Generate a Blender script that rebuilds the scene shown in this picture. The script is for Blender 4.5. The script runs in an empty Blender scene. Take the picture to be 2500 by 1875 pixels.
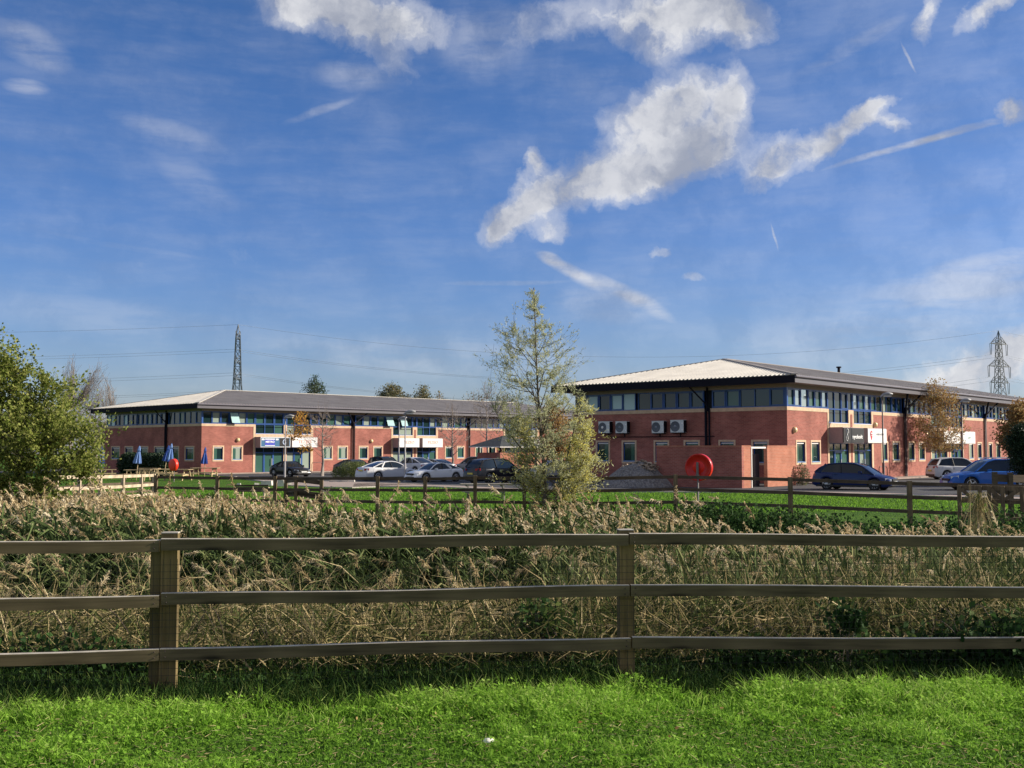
import bpy, math, random
import numpy as np
from mathutils import Vector, Matrix
random.seed(7); rng = np.random.default_rng(11)
S = bpy.context.scene; COL = S.collection
PI = math.pi
F = 2600.0; CU = 1250.0; CV = 937.5; CZ = 1.8
PITCH = math.atan((1092 - CV) / F); cp, sp_ = math.cos(PITCH), math.sin(PITCH)
def ray(u, v):
    x = (u - CU) / F; z = -(v - CV) / F
    return Vector((x, cp - sp_ * z, sp_ + cp * z))
def at(u, v, Y):
    r = ray(u, v); k = Y / r.y
    return Vector((r.x * k, Y, CZ + r.z * k))
def plane_z(x, y): return -.2643 + .00318 * x - .004325 * y
def gnd(u, v):
    r = ray(u, v); k = (-.2643 - CZ) / (r.z - .00318 * r.x + .004325 * r.y)
    return Vector((r.x * k, r.y * k, CZ + r.z * k))
def on(u, Y):                                   # stands on the far ground
    x = (u - CU) / F * .9982 * Y
    return Vector((x, Y, plane_z(x, Y)))

# ------------------------------------------------------------------ materials
MATS = {}
def mat(name, col, rough=.7, noise=0, nscale=8, metal=0, coat=0, spec=.5, bump=0, ior=None, col2=None, stretch=None, emit=None):
    if name in MATS: return MATS[name]
    m = bpy.data.materials.new(name); m.use_nodes = True; MATS[name] = m
    nt = m.node_tree; b = nt.nodes['Principled BSDF']
    b.inputs['Base Color'].default_value = (*col, 1); b.inputs['Roughness'].default_value = rough
    b.inputs['Metallic'].default_value = metal; b.inputs['Coat Weight'].default_value = coat
    b.inputs['Specular IOR Level'].default_value = spec
    if ior: b.inputs['IOR'].default_value = ior
    if noise or col2 or bump:
        tc = nt.nodes.new('ShaderNodeTexCoord'); n = nt.nodes.new('ShaderNodeTexNoise')
        n.inputs['Scale'].default_value = nscale; n.inputs['Detail'].default_value = 5
        src = tc.outputs['Object']
        if stretch:
            mp = nt.nodes.new('ShaderNodeMapping'); mp.inputs['Scale'].default_value = stretch
            nt.links.new(src, mp.inputs['Vector']); src = mp.outputs['Vector']
        nt.links.new(src, n.inputs['Vector'])
        c2 = col2 or tuple(min(1, c * (1 + noise)) for c in col)
        c1 = col if col2 else tuple(c * (1 - noise) for c in col)
        mr = nt.nodes.new('ShaderNodeMapRange'); mr.inputs['From Min'].default_value = .35; mr.inputs['From Max'].default_value = .65
        nt.links.new(n.outputs['Fac'], mr.inputs['Value'])
        mx = nt.nodes.new('ShaderNodeMix'); mx.data_type = 'RGBA'
        mx.inputs[6].default_value = (*c1, 1); mx.inputs[7].default_value = (*c2, 1)
        nt.links.new(mr.outputs['Result'], mx.inputs[0]); nt.links.new(mx.outputs[2], b.inputs['Base Color'])
        if bump:
            bp = nt.nodes.new('ShaderNodeBump'); bp.inputs['Strength'].default_value = bump; bp.inputs['Distance'].default_value = .05
            nt.links.new(n.outputs['Fac'], bp.inputs['Height']); nt.links.new(bp.outputs['Normal'], b.inputs['Normal'])
    return m

def leafmat(name, cols, trans=.35, rough=.55, spec=.3):
    """colours picked per face by the attribute 'var' (0..1)"""
    m = bpy.data.materials.new(name); m.use_nodes = True; MATS[name] = m
    nt = m.node_tree; b = nt.nodes['Principled BSDF']; out = nt.nodes['Material Output']
    a = nt.nodes.new('ShaderNodeAttribute'); a.attribute_name = 'var'
    r = nt.nodes.new('ShaderNodeValToRGB'); el = r.color_ramp.elements
    n = len(cols)
    el[0].position = 0; el[0].color = (*cols[0], 1); el[1].position = 1; el[1].color = (*cols[-1], 1)
    for i in range(1, n - 1):
        e = el.new(i / (n - 1)); e.color = (*cols[i], 1)
    nt.links.new(a.outputs['Fac'], r.inputs['Fac']); nt.links.new(r.outputs['Color'], b.inputs['Base Color'])
    b.inputs['Roughness'].default_value = rough; b.inputs['Specular IOR Level'].default_value = spec
    t = nt.nodes.new('ShaderNodeBsdfTranslucent'); nt.links.new(r.outputs['Color'], t.inputs['Color'])
    mx = nt.nodes.new('ShaderNodeMixShader'); mx.inputs[0].default_value = trans
    nt.links.new(b.outputs[0], mx.inputs[1]); nt.links.new(t.outputs[0], mx.inputs[2]); nt.links.new(mx.outputs[0], out.inputs['Surface'])
    return m

def brickmat(name, c1, c2, mortar):
    m = bpy.data.materials.new(name); m.use_nodes = True; MATS[name] = m
    nt = m.node_tree; b = nt.nodes['Principled BSDF']; N = nt.nodes.new; Lk = nt.links.new
    tc = N('ShaderNodeTexCoord'); sx = N('ShaderNodeSeparateXYZ'); Lk(tc.outputs['Object'], sx.inputs[0])
    ad = N('ShaderNodeMath'); ad.operation = 'ADD'; Lk(sx.outputs['X'], ad.inputs[0]); Lk(sx.outputs['Y'], ad.inputs[1])
    cb = N('ShaderNodeCombineXYZ'); Lk(ad.outputs[0], cb.inputs['X']); Lk(sx.outputs['Z'], cb.inputs['Y'])
    br = N('ShaderNodeTexBrick'); Lk(cb.outputs[0], br.inputs['Vector'])
    br.inputs['Scale'].default_value = 1; br.inputs['Brick Width'].default_value = .26; br.inputs['Row Height'].default_value = .087
    br.inputs['Mortar Size'].default_value = .008
    br.inputs['Color1'].default_value = (*c1, 1); br.inputs['Color2'].default_value = (*c2, 1); br.inputs['Mortar'].default_value = (*mortar, 1)
    n = N('ShaderNodeTexNoise'); n.inputs['Scale'].default_value = .8; n.inputs['Detail'].default_value = 7; Lk(cb.outputs[0], n.inputs['Vector'])
    mr = N('ShaderNodeMapRange'); mr.inputs['From Min'].default_value = .3; mr.inputs['From Max'].default_value = .7
    mr.inputs['To Min'].default_value = .76; mr.inputs['To Max'].default_value = 1.18
    Lk(n.outputs['Fac'], mr.inputs['Value'])
    mu = N('ShaderNodeVectorMath'); mu.operation = 'SCALE'; Lk(br.outputs['Color'], mu.inputs[0]); Lk(mr.outputs[0], mu.inputs['Scale'])
    Lk(mu.outputs[0], b.inputs['Base Color']); b.inputs['Roughness'].default_value = .88; b.inputs['Specular IOR Level'].default_value = .2
    return m

def glassmat(name, col, ior=2.0, rough=.04, wob=.015):
    m = mat(name, col, rough=rough, ior=ior)
    nt = m.node_tree; b = nt.nodes['Principled BSDF']
    tc = nt.nodes.new('ShaderNodeTexCoord'); n = nt.nodes.new('ShaderNodeTexNoise'); n.inputs['Scale'].default_value = .9
    bp = nt.nodes.new('ShaderNodeBump'); bp.inputs['Strength'].default_value = .25; bp.inputs['Distance'].default_value = wob
    nt.links.new(tc.outputs['Object'], n.inputs['Vector']); nt.links.new(n.outputs['Fac'], bp.inputs['Height']); nt.links.new(bp.outputs['Normal'], b.inputs['Normal'])
    return m

def woodmat(name, c1, c2, axis='x', knots=True):
    m = bpy.data.materials.new(name); m.use_nodes = True; MATS[name] = m
    nt = m.node_tree; b = nt.nodes['Principled BSDF']; N = nt.nodes.new; Lk = nt.links.new
    tc = N('ShaderNodeTexCoord'); mp = N('ShaderNodeMapping')
    mp.inputs['Scale'].default_value = (1.2, 14, 22) if axis == 'x' else (22, 14, 1.2)
    Lk(tc.outputs['Object'], mp.inputs[0]); n = N('ShaderNodeTexNoise'); n.inputs['Scale'].default_value = 1.3; n.inputs['Detail'].default_value = 7
    n.inputs['Distortion'].default_value = .8; Lk(mp.outputs[0], n.inputs['Vector'])
    mr = N('ShaderNodeMapRange'); mr.inputs['From Min'].default_value = .3; mr.inputs['From Max'].default_value = .7; Lk(n.outputs['Fac'], mr.inputs['Value'])
    mx = N('ShaderNodeMix'); mx.data_type = 'RGBA'; mx.inputs[6].default_value = (*c1, 1); mx.inputs[7].default_value = (*c2, 1); Lk(mr.outputs[0], mx.inputs[0])
    last = mx.outputs[2]
    n2 = N('ShaderNodeTexNoise'); n2.inputs['Scale'].default_value = 1.7; n2.inputs['Detail'].default_value = 2; Lk(tc.outputs['Object'], n2.inputs['Vector'])
    mr2 = N('ShaderNodeMapRange'); mr2.inputs['From Min'].default_value = .35; mr2.inputs['From Max'].default_value = .65
    mr2.inputs['To Min'].default_value = .7; mr2.inputs['To Max'].default_value = 1.25; Lk(n2.outputs['Fac'], mr2.inputs['Value'])
    mu = N('ShaderNodeVectorMath'); mu.operation = 'SCALE'; Lk(last, mu.inputs[0]); Lk(mr2.outputs[0], mu.inputs['Scale']); last = mu.outputs[0]
    if knots:
        v = N('ShaderNodeTexVoronoi'); mp2 = N('ShaderNodeMapping'); mp2.inputs['Scale'].default_value = (1.3, .01, 7) if axis == 'x' else (5, 3, 2.2)
        Lk(tc.outputs['Object'], mp2.inputs[0]); Lk(mp2.outputs[0], v.inputs['Vector']); v.inputs['Scale'].default_value = 1
        mr3 = N('ShaderNodeMapRange'); mr3.inputs['From Min'].default_value = .05; mr3.inputs['From Max'].default_value = .16
        mr3.inputs['To Min'].default_value = .3; mr3.inputs['To Max'].default_value = 1; Lk(v.outputs['Distance'], mr3.inputs['Value'])
        mu2 = N('ShaderNodeVectorMath'); mu2.operation = 'SCALE'; Lk(last, mu2.inputs[0]); Lk(mr3.outputs[0], mu2.inputs['Scale']); last = mu2.outputs[0]
    Lk(last, b.inputs['Base Color']); b.inputs['Roughness'].default_value = .8; b.inputs['Specular IOR Level'].default_value = .25
    bp = N('ShaderNodeBump'); bp.inputs['Strength'].default_value = .35; bp.inputs['Distance'].default_value = .004
    Lk(n.outputs['Fac'], bp.inputs['Height']); Lk(bp.outputs['Normal'], b.inputs['Normal'])
    return m

# ------------------------------------------------------------------ objects
def tag(o, label=None, cat=None, group=None, kind=None):
    if label: o['label'] = label
    if cat: o['category'] = cat
    if group: o['group'] = group
    if kind: o['kind'] = kind
    return o
def empty(name, loc, rz=0, label=None, cat=None, group=None):
    o = bpy.data.objects.new(name, None); COL.objects.link(o); o.location = loc; o.rotation_euler = (0, 0, rz)
    o.empty_display_size = .3
    return tag(o, label, cat, group)
def copy_tree(o, parent=None):
    c = o.copy(); COL.objects.link(c); c.parent = parent
    for ch in list(o.children): copy_tree(ch, c)
    return c
class MB:
    def __init__(s): s.v = []; s.f = []; s.mi = []; s.sm = []
    def add(s, vs, fs, mi=0, smooth=False):
        k = len(s.v); s.v += [tuple(p) for p in vs]
        for f in fs: s.f.append([i + k for i in f]); s.mi.append(mi); s.sm.append(smooth)
    def box(s, x0, x1, y0, y1, z0, z1, mi=0):
        if x0 > x1: x0, x1 = x1, x0
        if y0 > y1: y0, y1 = y1, y0
        s.add([(x0,y0,z0),(x1,y0,z0),(x1,y1,z0),(x0,y1,z0),(x0,y0,z1),(x1,y0,z1),(x1,y1,z1),(x0,y1,z1)],
              [(0,3,2,1),(4,5,6,7),(0,1,5,4),(1,2,6,5),(2,3,7,6),(3,0,4,7)], mi)
    def bar(s, a, b, w, h, up=(0, 0, 1), mi=0, w2=None, h2=None):
        a = Vector(a); b = Vector(b); d = (b - a).normalized(); u = Vector(up)
        if abs(d.dot(u)) > .98: u = Vector((0, 1, 0))
        r = d.cross(u).normalized(); u = r.cross(d)
        w2 = w2 or w; h2 = h2 or h; vs = []
        for p, ww, hh in ((a, w, h), (b, w2, h2)):
            for i, j in ((-1,-1),(1,-1),(1,1),(-1,1)): vs.append(p + r * ww * .5 * i + u * hh * .5 * j)
        s.add(vs, [(0,3,2,1),(4,5,6,7),(0,1,5,4),(1,2,6,5),(2,3,7,6),(3,0,4,7)], mi)
    def tube(s, pts, rad, n=6, mi=0, cap=True):
        pts = [Vector(p) for p in pts]
        if not hasattr(rad, '__len__'): rad = [rad] * len(pts)
        vs = []; ref = Vector((.3, .2, 1)).normalized()
        for i, p in enumerate(pts):
            d = (pts[min(i + 1, len(pts) - 1)] - pts[max(i - 1, 0)]).normalized()
            rr = ref if abs(d.dot(ref)) < .95 else Vector((1, 0, 0))
            a = d.cross(rr).normalized(); b = d.cross(a)
            for k in range(n):
                t = 2 * PI * k / n; vs.append(p + (a * math.cos(t) + b * math.sin(t)) * rad[i])
        fs = [(i*n+k, i*n+(k+1)%n, (i+1)*n+(k+1)%n, (i+1)*n+k) for i in range(len(pts)-1) for k in range(n)]
        if cap: fs += [tuple(range(n)), tuple(range(len(vs)-n, len(vs)))]
        s.add(vs, fs, mi, True)
    def lathe(s, prof, n=20, M=None, mi=0, smooth=True):       # prof: (r, z) about local z
        vs = []
        for r, z in prof:
            for k in range(n):
                t = 2 * PI * k / n; p = Vector((r * math.cos(t), r * math.sin(t), z)); vs.append(M @ p if M else p)
        fs = [(i*n+k, i*n+(k+1)%n, (i+1)*n+(k+1)%n, (i+1)*n+k) for i in range(len(prof)-1) for k in range(n)]
        s.add(vs, fs, mi, smooth)
    def build(s, name, m, parent=None, loc=None):
        me = bpy.data.meshes.new(name); me.from_pydata(s.v, [], s.f)
        for q in (m if isinstance(m, (list, tuple)) else [m]): me.materials.append(q)
        me.polygons.foreach_set('material_index', s.mi); me.polygons.foreach_set('use_smooth', s.sm); me.update()
        o = bpy.data.objects.new(name, me); COL.objects.link(o)
        if parent: o.parent = parent
        if loc is not None: o.location = loc
        return o
def npmesh(name, V, m, parent=None, k=4, var=None, smooth=False):
    """V: (N,k,3) loose polygons; var: per-face 0..1"""
    N = V.shape[0]; me = bpy.data.meshes.new(name)
    me.vertices.add(N * k); me.vertices.foreach_set('co', np.ascontiguousarray(V, dtype=np.float32).ravel())
    me.loops.add(N * k); me.loops.foreach_set('vertex_index', np.arange(N * k, dtype=np.int32))
    me.polygons.add(N); me.polygons.foreach_set('loop_start', np.arange(0, N * k, k, dtype=np.int32))
    me.polygons.foreach_set('loop_total', np.full(N, k, dtype=np.int32))
    if var is not None:
        a = me.attributes.new('var', 'FLOAT', 'FACE'); a.data.foreach_set('value', np.clip(var, 0, 1).astype(np.float32))
    me.materials.append(m); me.update(calc_edges=True); me.validate()
    o = bpy.data.objects.new(name, me); COL.objects.link(o)
    if parent: o.parent = parent
    return o
def unit(a): return a / (np.linalg.norm(a, axis=-1, keepdims=True) + 1e-9)
def leaves(P, D, L, Wd, curl=0.0):
    """kite-shaped leaves at P, along D, random roll. P,D (N,3); L,Wd (N,)"""
    N = len(P); D = unit(D); R = unit(np.cross(D, rng.normal(size=(N, 3))))
    L = L[:, None]; Wd = Wd[:, None]
    return np.stack([P, P + D * L * .45 + R * Wd * .5, P + D * L, P + D * L * .45 - R * Wd * .5], axis=1)
def strips(P0, P1, P2, w, R=None):
    """bent blades made of two quads (second ends pointed). returns (2N,4,3)"""
    N = len(P0)
    if R is None: R = unit(np.cross(P2 - P0, rng.normal(size=(N, 3))))
    w = np.asarray(w).reshape(-1, 1) * .5
    a = np.stack([P0 - R * w, P0 + R * w, P1 + R * w * .8, P1 - R * w * .8], 1)
    b = np.stack([P1 - R * w * .8, P1 + R * w * .8, P2 + R * w * .12, P2 - R * w * .12], 1)
    return np.concatenate([a, b])
def fib(n=1): return rng.normal(size=(n, 3))
# ------------------------------------------------------------------ materials of the buildings
M_brick = brickmat('red_brick', (.38, .13, .10), (.28, .088, .07), (.36, .21, .17))
M_bricklit = brickmat('sunlit_brick', (.50, .19, .12), (.42, .15, .09), (.42, .26, .19))  # brighter copy of the red brick: sunlight on the sun-facing walls put into the colour
M_cream = mat('cream_stone', (.62, .44, .29), .85, noise=.12, nscale=3)
M_blue = mat('blue_frame', (.02, .085, .30), .35, noise=.08, nscale=2)
M_glass = glassmat('window_glass', (.012, .032, .034), 1.55)
M_glass2 = glassmat('green_glass', (.05, .12, .095), 1.5)
M_blind = glassmat('glass_with_blind', (.30, .36, .30), 1.6, .08)
M_mirror = mat('reflective_glass', (.42, .50, .50), .06, metal=.8)
M_skyglass = glassmat('sky_bright_glass', (.42, .62, .62), 1.5, .1)  # sky brightness of see-through panes and open casements put into the colour
M_char = mat('charcoal_metal', (.010, .010, .017), .8, noise=.1, nscale=2, spec=.15)
M_fasc = mat('grey_purple_fascia', (.105, .098, .115), .45, noise=.06, nscale=2)
M_soffit = mat('beige_soffit', (.30, .24, .18), .8, noise=.05)
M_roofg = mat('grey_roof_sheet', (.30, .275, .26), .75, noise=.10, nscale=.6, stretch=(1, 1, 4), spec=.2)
M_roofglare = mat('glare_roof_sheet', (.54, .505, .44), .5, noise=.10, nscale=.7, stretch=(1, 1, 3))  # same roof sheet made paler: glare on the hip end put into the colour
M_black = mat('black_paint', (.012, .011, .012), .4)
M_white = mat('white_panel', (.82, .80, .78), .5, noise=.03)
M_canopy = mat('canopy_panel', (.33, .27, .27), .6, noise=.04)
M_lamp = mat('yellowed_lamp', (.75, .58, .30), .35)
M_grey = mat('grey_metal', (.42, .43, .44), .4, metal=.3)
M_acw = mat('ac_casing', (.62, .65, .64), .5, noise=.04)
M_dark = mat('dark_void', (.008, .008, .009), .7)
M_brown = mat('brown_pipe', (.055, .022, .02), .5)

ZR0, ZR1 = 4.9, 6.1        # ribbon window
OV = 1.12; ZF0, ZF1, ZRIDGE = 6.32, 6.78, 8.75
def fb(mb, side, t0, t1, z0, z1, d0, d1, mi=0):            # box on a facade; d = distance out of the wall
    if side == 'f': mb.box(t0, t1, -d0, -d1, z0, z1, mi)
    else: mb.box(-d0, -d1, t0, t1, z0, z1, mi)
def fq(mb, side, t0, t1, z0, z1, d, mi=0):
    P = [(t0, -d, z0), (t1, -d, z0), (t1, -d, z1), (t0, -d, z1)] if side == 'f' else [(-d, t1, z0), (-d, t0, z0), (-d, t0, z1), (-d, t1, z1)]
    mb.add(P, [(0, 1, 2, 3)], mi)
def wall_holes(mb, side, T, z0, z1, holes, rev=.16):
    ts = sorted({0.0, T, *[h[0] for h in holes], *[h[1] for h in holes]})
    for a, b in zip(ts[:-1], ts[1:]):
        m = (a + b) / 2; zz = z0
        for h in sorted([h for h in holes if h[0] < m < h[1]], key=lambda h: h[2]):
            if h[2] > zz: fq(mb, side, a, b, zz, h[2], 0)
            zz = h[3]
        if zz < z1: fq(mb, side, a, b, zz, z1, 0)
    for a, b, c, d in holes:                                # reveals
        def P(t, z, q): return (t, q, z) if side == 'f' else (q, t, z)
        mb.add([P(a, c, 0), P(a, c, rev), P(a, d, rev), P(a, d, 0)], [(0, 1, 2, 3)])
        mb.add([P(b, c, 0), P(b, d, 0), P(b, d, rev), P(b, c, rev)], [(0, 1, 2, 3)])
        mb.add([P(a, c, 0), P(b, c, 0), P(b, c, rev), P(a, c, rev)], [(0, 1, 2, 3)])
        mb.add([P(a, d, 0), P(a, d, rev), P(b, d, rev), P(b, d, 0)], [(0, 1, 2, 3)])
def frame_rect(mb, side, t0, t1, z0, z1, w, d0, d1, mulls=(), trans=()):
    fb(mb, side, t0, t1, z0, z0 + w, d0, d1); fb(mb, side, t0, t1, z1 - w, z1, d0, d1)
    fb(mb, side, t0, t0 + w, z0 + w, z1 - w, d0, d1); fb(mb, side, t1 - w, t1, z0 + w, z1 - w, d0, d1)
    for m in mulls: fb(mb, side, m - w * .45, m + w * .45, z0 + w, z1 - w, d0, d1)
    for z in trans: fb(mb, side, t0 + w, t1 - w, z - w * .45, z + w * .45, d0, d1 - .004)
def panes(side, cells, parent, d=-.1, pick=None):
    mb = MB()
    for (a, b, c, e) in cells:
        r = random.random()
        mi = pick(a, b) if pick else (0 if r < .6 else (1 if r < .83 else 2))
        fq(mb, side, a, b, c, e, d, mi)
    return mb.build('pane', [M_glass, M_glass2, M_blind, M_skyglass, M_mirror], parent)
def window(root, side, t0, t1, z0, z1, name='window'):
    mb = MB(); frame_rect(mb, side, t0, t1, z0, z1, .055, -.13, -.06)
    w = mb.build(name, M_blue, root)
    t = (t1 - t0)
    panes(side, [(t0 + .05, t0 + .05 + t * .35, z0 + .05, z1 - .05), (t0 + .05 + t * .35, t1 - .05, z0 + .05, z1 - .05)], w,
          pick=lambda a, b: (1 if b - a < t * .4 else random.choice([0, 0, 0, 1, 2])))
    mb = MB(); fb(mb, side, t0 + .06, t1 - .06, z1 - .12, z1 - .065, -.095, -.05); mb.build('vent', M_white, w)
    mb = MB(); c = .13
    frame_rect(mb, side, t0 - c, t1 + c, z0 - c - .03, z1 + c, c, -.02, .025); mb.build('surround', M_cream, w)
    mb = MB(); fb(mb, side, t0 + .001, t1 - .001, z0 - .02, z0 + .03, -.055, .05); mb.build('sill', mat('pale_blue_sill', (.28, .42, .60), .4), w)
    return w
def ribbon(root, side, t0, t1, z0=ZR0, z1=ZR1, pick=None, step=1.0, openers=()):
    """one bay of the upper window band"""
    n = max(1, round((t1 - t0) / step)); xs = [t0 + (t1 - t0) * i / n for i in range(n + 1)]
    mb = MB(); frame_rect(mb, side, t0, t1, z0, z1, .055, -.12, -.03, xs[1:-1])
    for a, b in zip(xs[:-1], xs[1:]):                       # casements in some of them
        if random.random() < .55: frame_rect(mb, side, a + .05, b - .05, z0 + .08, z1 - .08, .045, -.09, -.012)
    w = mb.build('upper_window', M_blue, root)
    panes(side, [(a + .03, b - .03, z0 + .05, z1 - .05) for a, b in zip(xs[:-1], xs[1:])], w, pick=pick)
    for i in openers:
        i = min(i, n - 1); a, b = xs[i] + .04, xs[i + 1] - .04
        mb = MB()
        def P(t, z, d): return (t, -d, z) if side == 'f' else (-d, t, z)
        mb.add([P(a, z1 - .1, .0), P(b, z1 - .1, .0), P(b, z0 + .1, .42), P(a, z0 + .1, .42),
                P(a, z1 - .1, -.03), P(b, z1 - .1, -.03), P(b, z0 + .1, .38), P(a, z0 + .1, .38)],
               [(0, 1, 2, 3), (4, 7, 6, 5), (0, 4, 5, 1), (2, 6, 7, 3), (0, 3, 7, 4), (1, 5, 6, 2)])
        mb.build('open_casement', M_skyglass, w)
    return w
def corr(mb, P0, U, Vv, Nn, T, vtop, pitch=.3, h=.045, inv=0):
    """corrugated slope: origin P0, along-eave U, up-slope V, normal N; vtop(u) = extent"""
    us = []; u = 0
    while u < T: us += [(u, 0), (u + pitch * .35, 0), (u + pitch * .5, h), (u + pitch * .85, h)]; u += pitch
    us = [q for q in us if q[0] < T] + [(T, 0)]
    vs = []
    for (u, hh) in us:
        vt = max(0.0, vtop(u)); vs += [P0 + U * u + Nn * hh, P0 + U * u + Nn * hh + Vv * vt]
    mb.add(vs, [(2*i, 2*i+2, 2*i+3, 2*i+1) for i in range(len(us) - 1)])
    # sheet thickness seen at the eave
    e = [P0 + U * u + Nn * (-.03) for u, _ in us]
    base = [vs[2*i] for i in range(len(us))]
    k = len(base); mb.add(base + e, [(i, i + k, i + k + 1, i + 1) for i in range(k - 1)])

def block(root, Wd, Ln, apex, hips, bays, holes_f, holes_l, porches, openers):
    """the shell: walls, bands, ribbon windows, eaves, roof"""
    # walls
    for side, T, holes in (('f', Ln, holes_f), ('l', Wd, holes_l)):
        mb = MB(); hs = [(a, b, c, d) for a, b, c, d in holes]
        wall_holes(mb, side, T, -.8, 4.66, hs); mb.build('wall', M_brick, root)
    mb = MB(); mb.box(.3, Ln, Wd - .3, Wd, -.8, 6.3); mb.box(Ln - .3, Ln, 0.3, Wd - .3, -.8, 6.3); mb.build('wall', M_brick, root)
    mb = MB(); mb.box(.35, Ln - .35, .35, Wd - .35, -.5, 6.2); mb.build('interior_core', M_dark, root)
    # stone bands
    for side, T in (('f', Ln), ('l', Wd)):
        mb = MB()
        drops = sorted([(a, b) for (a, b, c, d) in (holes_f if side == 'f' else holes_l) if d > 4.5])
        t = -.03 if side == 'f' else 0
        for a, b in drops:
            mb = MB(); fb(mb, side, t, a, 4.66, ZR0, -.15, .03); mb.build('stone_band', M_cream, root); t = b
        mb = MB(); fb(mb, side, t, T, 4.66, ZR0, -.15, .03); mb.build('stone_band', M_cream, root)
        mb = MB(); fb(mb, side, 0 if side == 'f' else .2, T, ZR1, ZF0 + .02, -.2, .0); mb.build('soffit_band', M_soffit, root)
    # ribbon windows in bays
    for side in 'fl':
        for i, (a, b, fn) in enumerate(bays[side]): ribbon(root, side, a, b, pick=fn, openers=openers.get((side, i), ()))
    # corner post of the ribbon
    mb = MB(); mb.box(-.02, .14, -.02, .14, ZR0, ZR1); mb.build('corner_post', M_blue, root)
    # fascia and soffit
    x0, x1, y0, y1 = -OV, Ln + OV, -OV, Wd + OV
    mb = MB(); mb.box(x0, x1, y0, y0 + .05, ZF0, ZF1 - .16); mb.build('fascia', M_fasc, root)
    mb = MB(); mb.tube([(x0 - .04, y0 - .06, ZF1 - .08), (x1, y0 - .06, ZF1 - .08)], .085, 8); mb.build('gutter', M_fasc, root)
    mb = MB(); mb.box(x0 - .05, x0, y0 - .02, y1, ZF0 - .02, ZF1 - .01); mb.build('fascia', M_char, root)
    mb = MB(); mb.box(x0 + .002, x1, y0 + .052, y1, ZF0 + .02, ZF0 + .06); mb.build('soffit', M_soffit, root)
    # roof
    ca = Wd / 2 + OV; rise = ZRIDGE - ZF1; A = apex + OV
    V3 = Vector
    def slope(run):
        l = math.hypot(run, rise); return run / l, rise / l, l
    c, s, l = slope(ca); Tt = x1 - x0
    def vt_long(u): return l * min(1, u / A, (Tt - u) / A)
    mb = MB(); corr(mb, V3((x0, y0 - .03, ZF1)), V3((1, 0, 0)), V3((0, c, s)), V3((0, -s, c)), Tt, vt_long, .32); mb.build('roof', M_roofg, root)
    mb = MB(); corr(mb, V3((x1, y1, ZF1)), V3((-1, 0, 0)), V3((0, -c, s)), V3((0, s, c)), Tt, vt_long, .6); mb.build('roof', M_roofg, root)
    c2, s2, l2 = slope(A); Ty = y1 - y0
    def vt_hip(u): return l2 * min(1, u / ca, (Ty - u) / ca)
    mb = MB(); corr(mb, V3((x0 - .03, y1, ZF1)), V3((0, -1, 0)), V3((c2, 0, s2)), V3((-s2, 0, c2)), Ty, vt_hip, .3, .06); mb.build('roof', M_roofglare, root)
    mb = MB(); corr(mb, V3((x1, y0, ZF1)), V3((0, 1, 0)), V3((-c2, 0, s2)), V3((s2, 0, c2)), Ty, vt_hip, .6); mb.build('roof', M_roofg, root)
    ap0 = V3((x0 + A, Wd / 2, ZRIDGE + .05)); ap1 = V3((x1 - A, Wd / 2, ZRIDGE + .05))
    mb = MB(); mb.bar(ap0, ap1, .42, .05); mb.build('ridge_cap', M_roofglare if hips == 'pale' else M_roofg, root)
    mb = MB(); mb.bar(V3((x0, y0, ZF1 + .06)), ap0, .34, .06); mb.build('hip_cap', M_roofglare if hips == 'pale' else M_roofg, root)
    mb = MB(); mb.bar(V3((x0, y1, ZF1 + .06)), ap0, .34, .06); mb.build('hip_cap', M_roofglare, root)
def pipe(root, side, t, both=True, mm=None, col=None):
    mb = MB(); col = col or M_brown
    def P(tt, z, d): return (tt, -d, z) if side == 'f' else (-d, tt, z)
    for dt in (-.16, .1):
        mb.tube([P(t + dt, -.1, .1), P(t + dt, 4.9, .1)], .06 if dt < 0 else .085, 8)
    mb.build('downpipe', col, root)
    mb = MB()
    k = .6 if side == 'l' else .9
    mb.tube([P(t - .03, 4.7, .12), P(t - .03, 5.35, .16)], .13 * k, 8)
    if side == 'f': mb.tube([P(t - .03, 5.1, .16), P(t - 1.35, 6.34, .85)], .075, 8)
    mb.tube([P(t - .03, 5.1, .16), P(t + (1.3 if side == 'f' else .9), 6.34, .85)], .085 * k, 8)
    if side == 'l': mb.tube([P(t - .03, 5.3, .12), P(t - .03, 6.3, .12)], .06, 8)
    mb.build('eaves_strut', M_char, root)
def entrance(root, side, t0, t1, blue_left=True):
    """glazed entrance in a facade opening 0..2.63 plus cream surround up to the sill of the drop window"""
    mb = MB(); w = t1 - t0
    ms = [t0 + w * .30, t0 + w * .66]
    frame_rect(mb, side, t0, t1, .02, 2.62, .08, -.15, -.05, ms, (2.1,))
    a, b = ms; frame_rect(mb, side, a + .05, b - .05, .06, 2.05, .1, -.14, -.03)
    d = mb.build('door', M_blue, root)
    panes(side, [(t0 + .05, a, .05, 2.1), (a, b, .05, 2.1), (b, t1 - .05, .05, 2.1), (t0 + .05, t1 - .05, 2.1, 2.6)], d,
          pick=lambda p, q: random.choice([0, 1, 1, 2]) if q - p < w * .5 else 0)
    mb = MB(); fb(mb, side, b - .28, b - .22, .8, 1.5, .0, .05); mb.build('handle', M_grey, d)
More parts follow.
